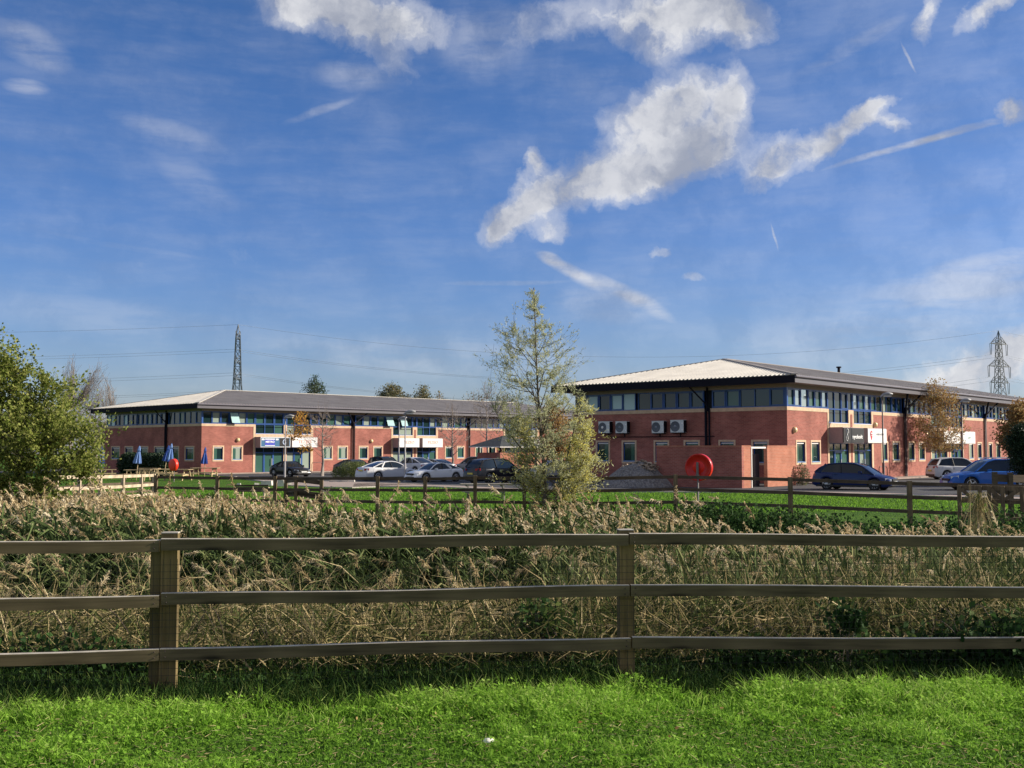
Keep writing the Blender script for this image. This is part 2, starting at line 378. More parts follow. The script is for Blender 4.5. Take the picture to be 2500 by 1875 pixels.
def surround_panel(root, side, t0, t1, inner):
    """cream stone round two entrances and two drop windows; inner = [(a,b),(a,b)]"""
    mb = MB(); d0, d1 = -.02, .035
    (a, b), (c, e) = inner
    for p, q in ((t0, a), (b, c), (e, t1)): fb(mb, side, p, q, .0, 4.655, d0, d1)
    for p, q in inner: fb(mb, side, p, q, 2.63, 3.95, d0, d1 - .003)
    mb.build('surround', M_cream, root)
    mb = MB(); m0 = b + (c - b) * .3; m1 = b + (c - b) * .7; fb(mb, side, m0, m1, .0, 4.6, d1, d1 + .012); mb.build('brick_pier', M_brick, root)
def porch(root, side, t0, t1, z0=2.63, z1=3.62, d=1.0):
    mb = MB(); fb(mb, side, t0, t1, z0, z1, .04, d)
    fb(mb, side, t0 - .02, t1 + .02, z0 - .04, z0 - .002, .04, d + .02); fb(mb, side, t0 - .02, t1 + .02, z1 + .002, z1 + .04, .04, d + .02)
    return mb.build('porch_canopy', M_canopy, root)
def tsolve(org, ang, u):            # distance along direction (sin ang, cos ang) where pixel column u is met
    r = (u - CU) / F * .9982; dx, dy = math.sin(ang), math.cos(ang)
    return (org[0] - r * org[1]) / (r * dy - dx)
def text_mesh(name, body, size, m, parent, M, ext=.01, bold=0, shear=0, sx=1):
    c = bpy.data.curves.new('lettering_curve', 'FONT'); c.body = body; c.size = size; c.extrude = ext; c.align_x = 'CENTER'; c.align_y = 'CENTER'
    c.offset = bold; c.shear = shear; c.space_character = 1.0
    o = bpy.data.objects.new('lettering_source', c); COL.objects.link(o)
    dg = bpy.context.evaluated_depsgraph_get(); me = bpy.data.meshes.new_from_object(o.evaluated_get(dg))
    bpy.data.objects.remove(o); me.transform(M @ Matrix.Diagonal((sx, 1, 1, 1))); me.materials.clear(); me.materials.append(m)
    q = bpy.data.objects.new(name, me); COL.objects.link(q); q.parent = parent; return q
def sign(loc, rz, w, h, face, label, group=None, border=None):
    """flat sign board, local x along the board, -y towards the viewer"""
    r = empty('shop_sign', loc, rz, label, 'sign', group)
    mb = MB(); mb.box(-w/2, w/2, -.05, 0, -h/2, h/2); mb.build('board', border or face, r)
    if border:
        mb = MB(); mb.box(-w/2 + .05, w/2 - .05, -.058, -.052, -h/2 + .05, h/2 - .05); mb.build('face_panel', face, r)
    return r
SGN = Matrix.Rotation(PI / 2, 4, 'X')
def sgn(x, z, y=-.065): return Matrix.Translation((x, y, z)) @ SGN

# ================================================================== building on the right
aR = math.radians(41); orgB = (17.3, 67.0); zB = plane_z(*orgB) - .02; rzB = PI / 2 - aR
WB, LB = 17.0, 64.0
B = empty('office_building', (orgB[0], orgB[1], zB), rzB, 'right hand brick office block with four air conditioners on its shaded end', 'building')
tB = lambda u: tsolve(orgB, aR, u)
aL = aR - PI / 2
tBl = lambda u: tsolve(orgB, aL, u)
winB = [(1945, 1965.5), (1981, 2001), (2153, 2166), (2180, 2195), (2218.6, 2232), (2244, 2257), (2366, 2376), (2387, 2396), (2414, 2422), (2432, 2442)]
WF = [(tB(a), tB(b)) for a, b in winB]
last = WF[-1][1]
WF += [(last + 2.2, last + 3.2), (last + 4.6, last + 5.6)]
portB = [((2024, 2072), (2084.5, 2128)), ((2274, 2312), (2321, 2349))]
PB = [tuple((tB(a), tB(b)) for a, b in p) for p in portB]
Z0, Z1 = 1.36, 2.66
holes_f = [(a, b, Z0, Z1) for a, b in WF] + [(a, b, 0.0, 2.63) for p in PB for a, b in p] + [(a, b, 3.95, 4.66) for p in PB for a, b in p]
WLc = [tBl(u) for u in (1856, 1775, 1689, 1615, 1536, 1472)]
WL = [(c - .5, c + .5) for c in WLc]
holes_l = [(a, b, Z0 - .02, Z1 + .02) for a, b in WL]
pipesB = [tB(2208), tB(2404)]; pipeBl = tBl(1729)
refl = lambda a, b: random.choice([4, 4, 4, 0, 1])
def bays_from(cuts, fn=None): return [(a + .1, b - .1, fn) for a, b in zip(cuts[:-1], cuts[1:])]
bf = [(.12, PB[0][0][0] - .02, refl), (PB[0][0][0], PB[0][0][1], None), (PB[0][0][1] + .02, PB[0][1][0] - .02, refl), (PB[0][1][0], PB[0][1][1], refl),
      (PB[0][1][1] + .02, pipesB[0] - .3, None), (pipesB[0] + .3, PB[1][0][0] - .02, None), (PB[1][0][0], PB[1][0][1], None), (PB[1][0][1] + .02, PB[1][1][0] - .02, None),
      (PB[1][1][0], PB[1][1][1], None), (PB[1][1][1] + .02, pipesB[1] - .3, None), (pipesB[1] + .3, LB - 8, None), (LB - 7.8, LB - .1, None)]
dk = lambda a, b: random.choice([0, 0, 0, 1])
bl = [(.15, pipeBl - .3, dk), (pipeBl + .3, pipeBl + 5.6, dk), (pipeBl + 5.8, 16.8, lambda a, b: random.choice([3, 3, 3, 0]))]
block(B, WB, LB, 7.2, 'grey', {'f': bf, 'l': bl}, holes_f, holes_l, None, {})
for a, b in WF: window(B, 'f', a, b, Z0, Z1)
for a, b in WL: window(B, 'l', a, b, Z0 - .02, Z1 + .02)
def drop_window(root, a, b):
    n = 3; xs = [a + (b - a) * i / n for i in range(n + 1)]
    mb = MB(); frame_rect(mb, 'f', a, b, 3.95, 4.93, .07, -.12, -.03, xs[1:-1]); w = mb.build('upper_window', M_blue, root)
    panes('f', [(p + .03, q - .03, 4.0, 4.88) for p, q in zip(xs[:-1], xs[1:])], w)
    mb = MB(); fb(mb, 'f', a, b, 3.93, 3.97, -.03, .06); mb.build('sill', M_white, w)
for p in PB:
    surround_panel(B, 'f', p[0][0] - .22, p[1][1] + .3, p)
    for a, b in p: entrance(B, 'f', a, b); drop_window(B, a, b)
for t in pipesB: pipe(B, 'f', t)
pipe(B, 'l', pipeBl, col=M_char)
porch_span = []
for p in PB:
    for a, b in p: porch(B, 'f', a - .06, b + .1); porch_span.append((a - .06, b + .1))
mb = MB(); mb.bar((14.5, 0.35, ZF1 + .3), (15.2, .35, ZF1 + .3), .5, .5)
mb = MB(); mb.tube([(27, WB/2, ZRIDGE), (27, WB/2, ZRIDGE + .5)], .12, 8); mb.tube([(27, WB/2, ZRIDGE + .5), (27, WB/2, ZRIDGE + .62)], .22, 8); mb.build('roof_vent', M_char, B)
mb = MB(); fb(mb, 'l', tBl(1745), tBl(1480), 3.02, 3.07, 0, .05)
for u in (1487, 1526, 1612, 1662): fb(mb, 'l', tBl(u) - .03, tBl(u) + .03, 3.07, 3.35, 0, .05)
mb.build('cable_run', M_char, B)
MBw = Matrix.Translation(B.location) @ Matrix.Rotation(rzB, 4, 'Z')
def bw(p): return MBw @ Vector(p)

# air conditioners on the shaded end
def air_con(label, fan_pale):
    r = empty('air_conditioner', (0, 0, 0), 0, label, 'air conditioner', 'air conditioners on the shaded brick wall')
    mb = MB(); mb.box(-.48, .48, -.46, -.1, 0, .82); mb.box(-.49, .49, -.47, -.09, .80, .83); mb.build('casing', M_acw, r)
    mb = MB(); mb.box(.482, .50, -.45, -.1, .02, .8); mb.box(-.36, -.30, -.5, 0, -.06, -.005); mb.box(.30, .36, -.5, 0, -.06, -.005); mb.build('bracket', M_char, r)
    Mx = Matrix.Translation((-.14, -.462, .40)) @ Matrix.Rotation(PI / 2, 4, 'X')
    mb = MB(); mb.lathe([(.0, .004), (.31, .004), (.33, .012), (.35, .0)], 24, Mx)
    g = mb.build('fan_grille', mat('fan_grille', (.10, .115, .135), .6), r)
    mb = MB(); mb.lathe([(0, .02), (.09, .018), (.10, .005)], 16, Mx); mb.build('fan_hub', M_white if fan_pale else mat('fan_hub', (.2, .22, .25), .5), g)
    mb = MB(); mb.box(.33, .44, -.47, -.461, .56, .64); mb.box(.34, .44, -.475, -.461, .12, .24); mb.build('service_cover', M_white, r)
    return r
for i, (u, v, lb) in enumerate([(1484, 1057.5, 'grey white air conditioner with a bright white fan hub, nearest the willow tree'),
                                (1526, 1057.5, 'plain grey white air conditioner second from the willow tree'),
                                (1615, 1057.5, 'grey white air conditioner with a white bracket foot, third from the willow tree'),
                                (1662, 1056, 'largest grey white air conditioner, nearest the black downpipe')]):
    r = air_con(lb, i == 0); t = tBl(u); p = bw((0, t, 0))
    dist = p.y; r.location = (p.x, p.y, CZ - (v - 1092) / F * dist); r.rotation_euler.z = rzB - PI / 2
    if i == 3: r.scale = (1.08, 1, 1.02)
def wall_light(p, rz, label):
    r = empty('wall_light', p, rz, label, 'wall light', 'round wall lights')
    mb = MB(); Mx = Matrix.Rotation(PI / 2, 4, 'X'); mb.lathe([(.2, -.005), (.2, .06)], 18, Mx); mb.build('base', M_cream, r)
    mb = MB(); mb.lathe([(.19, .06), (.18, .14), (.12, .2), (0, .22)], 18, Mx); mb.build('cover', M_lamp, r)
wall_light(bw((tB(1938.5), -.005, 3.42)), rzB, 'yellowed round wall light near the corner of the right hand building')
wall_light(bw((tB(2134.5), -.045, 3.95)), rzB, 'yellowed round wall light above the white sign with a red letter')
# signs on the right building
def sign_on(sp, W=None): 
    a, b = sp; return bw(((a + b) / 2, -1.022, 3.125)), b - a
p, w = sign_on(porch_span[0])
s = sign(p, rzB, w, .98, M_black, 'black sign with white looped emblem and lettering on the right hand building')
Mw = mat('sign_white', (.85, .85, .83), .5)
text_mesh('lettering', 'nyobolt', .36, Mw, s, sgn(w * .15, -.10), bold=.008, sx=w / 2.15)
mb = MB(); pr = [(0, .0), (.09, .12), (.08, .3), (0, .36), (-.08, .28), (-.06, .1), (0, 0)]
def loop(mb, c, s_, rot):
    pts = []
    for x, z in pr:
        X = x * s_; Z = z * s_; cr, sr = math.cos(rot), math.sin(rot); X *= 1.5; pts.append((c[0] + X * cr - Z * sr, -.07, c[1] + X * sr + Z * cr))
    mb.tube(pts, .028, 6)
loop(mb, (-w * .33, .02), 1.15, .0); loop(mb, (-w * .36, .04), 1.15, PI + .15); mb.build('emblem', Mw, s)
p, w = sign_on(porch_span[1])
s = sign(p, rzB, w, .98, M_white, 'white sign with red letter emblem, right of the black sign')
Mr = mat('sign_red', (.72, .03, .06), .5); Mgy = mat('sign_grey', (.42, .42, .45), .5)
mb = MB()
for k in range(14):
    a0 = .5 + k * .36; a1 = a0 + .38
    if a0 > 5.4: break
    mb.bar((-w * .33 + .15 * math.cos(a0), -.066, .12 + .19 * math.sin(a0)), (-w * .33 + .15 * math.cos(a1), -.066, .12 + .19 * math.sin(a1)), .012, .085)
mb.bar((-w * .33, -.066, .08), (-w * .33 + .16, -.066, .08), .012, .07)
mb.add([(-w * .33 - .15, -.068, -.06), (-w * .33 + .15, -.068, -.06), (-w * .33, -.068, -.34)], [(0, 2, 1)]); mb.build('emblem', Mr, s)
text_mesh('lettering', 'GREGORY', .2, Mgy, s, sgn(w * .15, .1), sx=w / 2.2)
mb = MB(); mb.box(-.15, .5, -.066, -.06, -.13, -.115); mb.build('underline', mat('sign_pink', (.75, .5, .5), .6), s)
for j, k in ((2, 'first'), (3, 'second')):
    p, w = sign_on(porch_span[j])
    s = sign(p, rzB, w, .98, M_white, 'white sign board mostly hidden behind the orange tree' if j == 2 else 'white sign board with faint green lettering, right of the orange tree')
    if j == 3: text_mesh('lettering', 'nyobolt', .2, mat('sign_green', (.35, .55, .5), .5), s, sgn(0, 0))

# ================================================================== building on the left
aA = math.radians(44); orgA = (-29.7, 102.0); zA = -.82; rzA = PI / 2 - aA
WA, LA = 20.3, 62.0
A = empty('office_building', (orgA[0], orgA[1], zA), rzA, 'left hand brick office block with a long grey roof and parasols by its end', 'building')
tA = lambda u: tsolve(orgA, aA, u); aAl = aA - PI / 2; tAl = lambda u: tsolve(orgA, aAl, u)
winA = [(522, 544), (568, 590), (790, 810), (826.5, 847), (878, 897), (913, 932), (1088, 1103), (1117, 1132)]
WFA = [(tA(a), tA(b)) for a, b in winA]
portA = [((623, 692), (700, 758)), ((959, 1007), (1018, 1064))]
PA = [tuple((tA(a), tA(b)) for a, b in p) for p in portA]
pipesA = [tA(965 - 103 + 0), tA(1144)]
l3 = pipesA[1] + 1.2
WFA += [(l3, l3 + 1.1), (l3 + 2.2, l3 + 3.3)]
pa3 = l3 + 5.0; PA.append(((pa3, pa3 + 2.6), (pa3 + 3.2, pa3 + 5.8)))
WFA += [(pa3 + 8, pa3 + 9), (pa3 + 10.3, pa3 + 11.3)]
holes_fA = [(a, b, 1.42, 2.66) for a, b in WFA] + [(a, b, 0.0, 2.63) for p in PA for a, b in p] + [(a, b, 3.95, 4.66) for p in PA for a, b in p]
WLA = [(tAl(b), tAl(a)) for a, b in [(273, 292), (306, 324), (342, 361), (378, 402), (420, 436), (453, 473)]]
holes_lA = [(min(a, b), max(a, b), 1.42, 2.62) for a, b in WLA]
pipeAl = tAl(406)
bfA = [(.12, PA[0][0][0] - .02, None)]
for i, p in enumerate(PA):
    bfA += [(p[0][0], p[0][1], None), (p[0][1] + .02, p[1][0] - .02, None), (p[1][0], p[1][1], None)]
    nxt = pipesA[i] if i < 2 else None
    if nxt: bfA += [(p[1][1] + .02, nxt - .3, None), (nxt + .3, PA[i + 1][0][0] - .02, None)]
    else: bfA += [(p[1][1] + .02, LA - .1, None)]
blA = [(.15, pipeAl - .3, dk), (pipeAl + .3, pipeAl + 6.2, lambda a, b: random.choice([3, 0, 0, 1])), (pipeAl + 6.4, 20.1, lambda a, b: random.choice([3, 3, 0]))]
block(A, WA, LA, 8.4, 'pale', {'f': bfA, 'l': blA}, holes_fA, holes_lA, None, {('f', 0): (3,), ('f', 5): (6,), ('f', 6): (1,)})
for a, b in WFA: window(A, 'f', a, b, 1.42, 2.66)
for a, b in holes_lA and [(h[0], h[1]) for h in holes_lA]: window(A, 'l', a, b, 1.42, 2.62)
spanA = []
for p in PA:
    surround_panel(A, 'f', p[0][0] - .25, p[1][1] + .3, p)
    for a, b in p: entrance(A, 'f', a, b); drop_window(A, a, b); porch(A, 'f', a - .06, b + .1); spanA.append((a - .06, b + .1))
for t in pipesA: pipe(A, 'f', t)
pipe(A, 'l', pipeAl, col=M_char)
MAw = Matrix.Translation(A.location) @ Matrix.Rotation(rzA, 4, 'Z')
def aw(p): return MAw @ Vector(p)
wall_light(aw((tA(580), -.005, 3.35)), rzA, 'yellowed round wall light above the second window of the left hand building')
wall_light(aw((tA(906), -.005, 3.3)), rzA, 'pale round wall light between the two entrances of the left hand building')
def sA(j): a, b = spanA[j]; return aw(((a + b) / 2, -1.022, 3.125)), b - a
p, w = sA(0)
s = sign(p, rzA, w, .98, mat('sign_teal', (.02, .12, .25), .5), 'blue and black framed sign with pale emblem over the leftmost entrance', border=Mw)
mb = MB(); mb.box(-w*.36, -w*.03, -.064, -.06, -.36, .36); mb.build('blue_panel', mat('sign_blue', (.03, .05, .45), .5), s)
mb = MB(); mb.box(w*.13, w*.46, -.064, -.06, -.42, .42); mb.build('black_panel', M_black, s)
for q in ((-w*.36, -w*.03, .26, .36), (-w*.36, -w*.03, -.36, -.30), (-w*.47, -w*.38, .2, .36), (w*.0, w*.09, .2, .36)):
    mb = MB(); mb.box(q[0], q[1], -.07, -.066, q[2], q[3]); mb.build('white_stripe', Mw, s)
text_mesh('lettering', 'METRO', .26, Mw, s, sgn(-w*.195, .03, -.07), bold=.01, sx=w / 2.9)
text_mesh('emblem', 'G', .72, mat('sign_pale_blue', (.5, .6, .8), .5), s, sgn(w*.29, 0, -.07), bold=.01, sx=.8)
Mo = mat('sign_orange', (.80, .42, .33), .5)
for j, lb in ((1, 'white sign with orange lettering half hidden by the orange leaves of a street tree'), (2, 'white sign with orange lettering behind the tall grey lamp post'), (3, 'white sign with orange lettering, right of the lamp post and above the blue doors')):
    p, w = sA(j); s = sign(p, rzA, w, .98, M_white, lb); text_mesh('lettering', 'TEZEO', .44, Mo, s, sgn(0, .05), sx=w / 2.6)
    mb = MB(); mb.box(0, .55, -.06, -.052, -.24, -.22); mb.build('underline', M_grey, s)
for j in (4, 5):
    p, w = sA(j); sign(p, rzA, w, .98, M_white, 'plain white sign board glimpsed through the willow, %s' % ('nearer the shelter' if j == 4 else 'farther from the shelter'))

# ------------------------------------------------------------------ brick bin enclosure
def brick_leaf(name, loc, rz, parts, label, cat):
    r = empty(name, loc, rz, label, cat); return r
oE = (12.7, 59.0); zE = plane_z(*oE) - .02
E = empty('bin_enclosure', (oE[0], oE[1], zE), rzB, 'low red brick enclosure with open white gate before the right hand building', 'enclosure')
HE = 2.33
mb = MB(); mb.box(0.0, .22, 0, 5.6, -.3, HE); mb.build('wall', M_brick, E)
g0, g1 = tsolve(oE, aR, 1833), tsolve(oE, aR, 1873)
mb = MB(); mb.box(.222, g0, 0, .22, -.3, HE); mb.build('wall', M_bricklit, E)
mb = MB(); mb.box(g1, tsolve(oE, aR, 1942), 0, .22, -.3, HE); mb.build('wall', M_bricklit, E)
mb = MB(); mb.box(.222, 8, 5.38, 5.6, -.3, HE); mb.build('wall', M_brick, E)
mb = MB(); mb.box(-.02, .24, -.02, 5.62, HE, HE + .07); mb.box(.242, g0, -.02, .24, HE, HE + .07); mb.box(g1, tsolve(oE, aR, 1943), -.02, .24, HE, HE + .07); mb.build('coping', M_bricklit, E)
mb = MB(); mb.box(g0 + .01, g0 + .09, -.03, .24, 0, HE - .02); mb.box(g0 + .01, g1 - .05, .05, .15, HE - .1, HE); mb.box(g0 + .1, g0 + .16, .02, 1.1, .05, HE - .15); mb.build('gate', mat('gate_white', (.75, .72, .68), .5), E)
mb = MB(); mb.box(g1 - .5, g1 - .02, .5, .9, 0, 1.9); mb.build('dark_bin', mat('dark_bin_paint', (.02, .02, .03), .5), E)

# ------------------------------------------------------------------ hipped roof shelter
oS = on(1221, 91); 
Sh = empty('bin_shelter', oS, rzA, 'small brick shelter with a dark hipped roof behind the dark car', 'shelter')
hs = 2.45
mb = MB(); mb.box(0, .22, 0, 2.8, -.3, 2.0); mb.build('wall', M_brick, Sh)
mb = MB(); mb.box(.222, 4.3, 0, .22, -.3, 2.0); mb.build('wall', M_bricklit, Sh)
mb = MB(); mb.box(.3, 4.3, 2.6, 2.8, -.3, 2.0); mb.box(4.1, 4.3, .222, 2.6, -.3, 2.0); mb.build('wall', M_brick, Sh)
mb = MB()
for x in (.1, 1.5, 4.2):
    for y in (.1, 2.7): mb.box(x - .06, x + .06, y - .06, y + .06, 2.0, hs)
mb.build('post', M_char, Sh)
mb = MB(); x0, x1, y0, y1 = -.5, 4.8, -.5, 3.3; mb.box(x0, x1, y0, y1, hs, hs + .1); mb.build('eaves_board', M_white, Sh)
mb = MB(); z = hs + .102; ra = (x0 + 2.2, 1.4, z + .92); rb = (x1 - 2.2, 1.4, z + .92)
mb.add([(x0 - .05, y0 - .05, z), (x1 + .05, y0 - .05, z), (x1 + .05, y1 + .05, z), (x0 - .05, y1 + .05, z), ra, rb], [(0, 1, 5, 4), (1, 2, 5), (2, 3, 4, 5), (3, 0, 4)])
mb.build('roof', mat('slate_roof', (.045, .05, .05), .7, noise=.25, nscale=5), Sh)
# ------------------------------------------------------------------ cars
M_cg = mat('car_glass', (.012, .016, .02), .05, ior=1.5); M_tyre = mat('tyre_rubber', (.015, .015, .016), .8)
M_rim = mat('alloy_rim', (.55, .56, .58), .3, metal=.7); M_trim = mat('black_trim', (.01, .01, .011), .5)
M_hl = mat('headlight_glass', (.75, .78, .80), .1, coat=1); M_tl = mat('tail_light_red', (.45, .012, .015), .2, coat=1)
M_plw = mat('plate_white', (.75, .75, .72), .5); M_ply = mat('plate_yellow', (.70, .55, .08), .5)
PROF = {
 'hatch': dict(L=4.15, W=1.74, H=1.44, wb=2.5, r=.31, belt=[(-.5,.58),(-.49,.82),(-.46,.95),(-.2,.94),(.16,.90),(.30,.83),(.42,.71),(.48,.60),(.5,.46)],
               roof=[(-.47,.95),(-.40,1.20),(-.30,1.38),(-.12,1.44),(.04,1.41),(.14,1.28),(.30,.84)], ws=.05, rw=-.31),
 'sedan': dict(L=4.75, W=1.84, H=1.43, wb=2.85, r=.34, belt=[(-.5,.55),(-.49,.88),(-.44,.99),(-.30,.99),(.14,.93),(.28,.87),(.42,.74),(.48,.62),(.5,.46)],
               roof=[(-.38,1.0),(-.26,1.22),(-.14,1.38),(-.03,1.43),(.06,1.38),(.14,1.24),(.25,.88)], ws=.05, rw=-.15),
 'coupe': dict(L=4.05, W=1.80, H=1.34, wb=2.43, r=.32, belt=[(-.5,.5),(-.485,.78),(-.44,.90),(-.3,.94),(.1,.88),(.26,.84),(.40,.74),(.475,.60),(.5,.42)],
               roof=[(-.42,.92),(-.30,1.10),(-.17,1.27),(-.04,1.34),(.05,1.29),(.12,1.15),(.22,.86)], ws=.03, rw=-.12),
 'suv': dict(L=4.5, W=1.85, H=1.66, wb=2.65, r=.35, belt=[(-.5,.66),(-.49,.98),(-.46,1.07),(-.2,1.05),(.15,1.01),(.28,.97),(.41,.86),(.48,.72),(.5,.52)],
               roof=[(-.46,1.08),(-.42,1.35),(-.36,1.56),(-.2,1.65),(.0,1.64),(.09,1.53),(.25,.98)], ws=.02, rw=-.37),
}
def make_car(kind, paint, label, loc, rz, cat='car', plate='yellow', group='cars parked outside the office blocks', rails=False, rimcol=None):
    p = PROF[kind]; L, W, H, wb, r = p['L'], p['W'], p['H'], p['wb'], p['r']
    root = empty('parked_car', loc, rz, label, cat, group)
    mp = mat('paint_%.3f_%.3f_%.3f' % paint, paint, .32, coat=.35, spec=.3)
    bx = [q[0] * L for q in p['belt']]; bz = [q[1] for q in p['belt']]
    xs = np.unique(np.round(np.concatenate([np.linspace(-L/2, L/2, 46), [s*wb/2 + d for s in (-1, 1) for d in (-r-.055, -r-.05, r+.05, r+.055)], [-L/2+.02, L/2-.02]]), 4))
    def half(x): return W / 2 * (1 - .17 * abs(2 * x / L) ** 5)
    def top(x): return float(np.interp(x, bx, bz))
    vs = []; n = 0
    for x in xs:
        w = half(x); zt = top(x); zl = .2 + max(0, abs(x) - L * .44) * .35
        for s in (-1, 1):
            dx = abs(x - s * wb / 2); Ra = r + .052
            if dx < Ra: zl = max(zl, r + math.sqrt(Ra * Ra - dx * dx))
        zl = min(zl, zt - .12); zm = zl + (zt - zl) * .55
        R = [(0, zl), (w - .14, zl), (w - .02, zl), (w, zl + .04), (w + .005, zm), (w - .03, zt - .06), (w - .12, zt), (0, zt + .025)]
        ring = [(-y, z) for y, z in R] + [(y, z) for y, z in R[::-1]][1:-1]
        n = len(ring); vs += [(x, y, z) for y, z in ring]
    m = len(xs); fs = [(i*n+k, (i+1)*n+k, (i+1)*n+(k+1)%n, i*n+(k+1)%n) for i in range(m-1) for k in range(n)]
    mb = MB(); mb.add(vs, fs + [tuple(range(n)), tuple(range((m-1)*n, m*n))[::-1]], 0, True)
    body = mb.build('body', mp, root)
    body.data.set_sharp_from_angle(angle=math.radians(38))
    mb = MB(); mb.box(-L*.46, L*.46, -W*.34, W*.34, .17, .55); mb.build('underbody', M_trim, root)
    # cabin
    rx = [q[0] * L for q in p['roof']]; rz_ = [q[1] for q in p['roof']]
    cx = np.unique(np.concatenate([np.linspace(rx[0], rx[-1], 26), [p['ws'] * L, p['rw'] * L]]))
    def sec(x):
        zr = float(np.interp(x, rx, rz_)); zb = top(x) - .02; zr = max(zr, zb + .01)
        k = (zr - zb) / (H - .92); wb_ = half(x) - .10; wt = wb_ - .24 * min(1, k)
        return zr, zb, wb_, wt
    parts = {'rear_window': MB(), 'roof': MB(), 'windscreen': MB(), 'side_window': None}
    sides = {-1: MB(), 1: MB()}
    for a, b in zip(cx[:-1], cx[1:]):
        mid = (a + b) / 2; key = 'rear_window' if mid < p['rw'] * L else ('windscreen' if mid > p['ws'] * L else 'roof')
        A_, B_ = sec(a), sec(b); c = .03
        P = [(a, -A_[3], A_[0] - c), (a, -A_[3]*.6, A_[0]), (a, A_[3]*.6, A_[0]), (a, A_[3], A_[0] - c)]
        Q = [(b, -B_[3], B_[0] - c), (b, -B_[3]*.6, B_[0]), (b, B_[3]*.6, B_[0]), (b, B_[3], B_[0] - c)]
        parts[key].add(P + Q, [(i, i + 4, i + 5, i + 1) for i in range(3)], 0, True)
        for s in (-1, 1):
            vv = [(a, s*A_[2], A_[1]), (b, s*B_[2], B_[1]), (b, s*B_[3], B_[0]-c), (a, s*A_[3], A_[0]-c)]
            sides[s].add(vv, [(0, 1, 2, 3) if s < 0 else (3, 2, 1, 0)], 0)
    parts['rear_window'].build('rear_window', M_cg, root); parts['windscreen'].build('windscreen', M_cg, root); parts['roof'].build('roof', mp, root)
    for s in (-1, 1): sides[s].build('side_window', M_cg, root)
    mb = MB()
    for s in (-1, 1):                                       # pillars and roof edge
        line = [(x, s * (sec(x)[3] + .005), sec(x)[0] - .025) for x in cx]
        mb.tube(line, .038, 6)
        for fx, tilt in ((.0, 0.0),): pass
    for s in (-1, 1):
        x = rx[0] + (rx[-1] - rx[0]) * .02; zr, zb, wbt, wt = sec(p['rw'] * L * .98)
        a = Vector((p['rw'] * L - .35, s * (sec(p['rw']*L-.35)[2] + .004), sec(p['rw']*L-.35)[1])); b = Vector((p['rw'] * L - .02, s * (wt + .012), zr - .04))
        mb.bar(a, b, .05, .20, mi=0)
    mb.build('pillar', mp, root)
    mb = MB()
    for s in (-1, 1):
        x = (p['ws'] + p['rw']) / 2 * L; zr, zb, wbt, wt = sec(x)
        mb.bar((x + .05, s * (wbt + .004), zb), (x - .03, s * (wt + .006), zr - .04), .02, .09)
        mb.bar((-L*.42, s * (half(0) - .0), .24), (L*.36, s * (half(0) - .0), .24), .03, .09)
    mb.build('black_trim', M_trim, root)
    # lights, plates, grille, mirrors
    for s in (-1, 1):
        z = top(L * .455) - .03
        mb = MB(); mb.bar((L*.487, s*W*.27, z - .07), (L*.43, s*(half(L*.45) - .03), z - .02), .09, .13); mb.build('headlight', M_hl, root)
        z = top(-L * .48) - .06
        mb = MB(); mb.bar((-L*.497, s*W*.27, z - .02), (-L*.455, s*(half(-L*.46) - .01), z - .0), .08, .14); mb.build('tail_light', M_tl, root)
        x = p['ws'] * L + .38; mb = MB(); mb.bar((x - .1, s*(half(x) + .09), top(x) + .06), (x + .07, s*(half(x) + .07), top(x) + .06), .16, .12, w2=.12, h2=.08); mb.bar((x, s*(half(x)-.12), top(x)), (x, s*(half(x)+.04), top(x)+.05), .05, .04); mb.build('wing_mirror', mp, root)
        mb = MB(); mb.box(-.35*L*.5 - .1, -.35*L*.5 + .06, s*(half(0)+.0), s*(half(0)+.02), .80, .83); mb.build('door_handle', M_trim if kind == 'suv' else mp, root)
    mb = MB(); mb.box(L*.485, L*.506, -W*.24, W*.24, .50, .62); mb.box(L*.48, L*.503, -W*.32, W*.32, .26, .38); mb.build('grille', M_trim, root)
    mb = MB(); mb.box(L*.507, L*.511, -.26, .26, .40, .50); mb.build('number_plate', M_plw, root)
    mb = MB(); zz = .62 if kind != 'sedan' else .70; mb.box(-L*.509, -L*.5, -.26, .26, zz, zz + .11); mb.build('number_plate', M_ply, root)
    mb = MB(); mb.box(-L*.503, -L*.48, -W*.38, W*.38, .26, .42); mb.build('rear_bumper', M_trim if kind == 'suv' else mp, root)
    if rails:
        mb = MB()
        for s in (-1, 1): mb.tube([(-L*.34, s*.56, H-.02), (-L*.3, s*.56, H+.05), (.0, s*.56, H+.05), (.04*L, s*.56, H-.02)], .022, 6)
        mb.build('roof_rail', M_grey, root)
    # wheels
    for sx in (-1, 1):
        for s in (-1, 1):
            Mx = Matrix.Translation((sx*wb/2, s*(half(wb/2) - .01), r)) @ Matrix.Rotation(-s * PI / 2, 4, 'X')
            mb = MB(); mb.lathe([(r*.66, -.2), (r*.95, -.2), (r, -.16), (r, -.04), (r*.95, 0), (r*.68, .0)], 24, Mx); w = mb.build('wheel', M_tyre, root)
            mb = MB(); mb.lathe([(r*.62, -.06), (r*.70, -.0), (r*.64, .004)], 24, Mx)
            for k in range(5 if kind != 'hatch' else 9):
                t = 2 * PI * k / (5 if kind != 'hatch' else 9); mb.bar(Mx @ Vector((.03*math.cos(t), .03*math.sin(t), .0)), Mx @ Vector((r*.66*math.cos(t), r*.66*math.sin(t), -.01)), .055 if kind != 'hatch' else .03, .03, up=Mx.to_3x3() @ Vector((0, 0, 1)))
            mb.lathe([(0, .012), (.06, .01), (.07, -.01)], 12, Mx); mb.build('rim', rimcol or M_rim, w)
            mb = MB(); mb.lathe([(0, -.07), (r*.64, -.07)], 20, Mx); mb.build('brake_disc', M_trim, w)
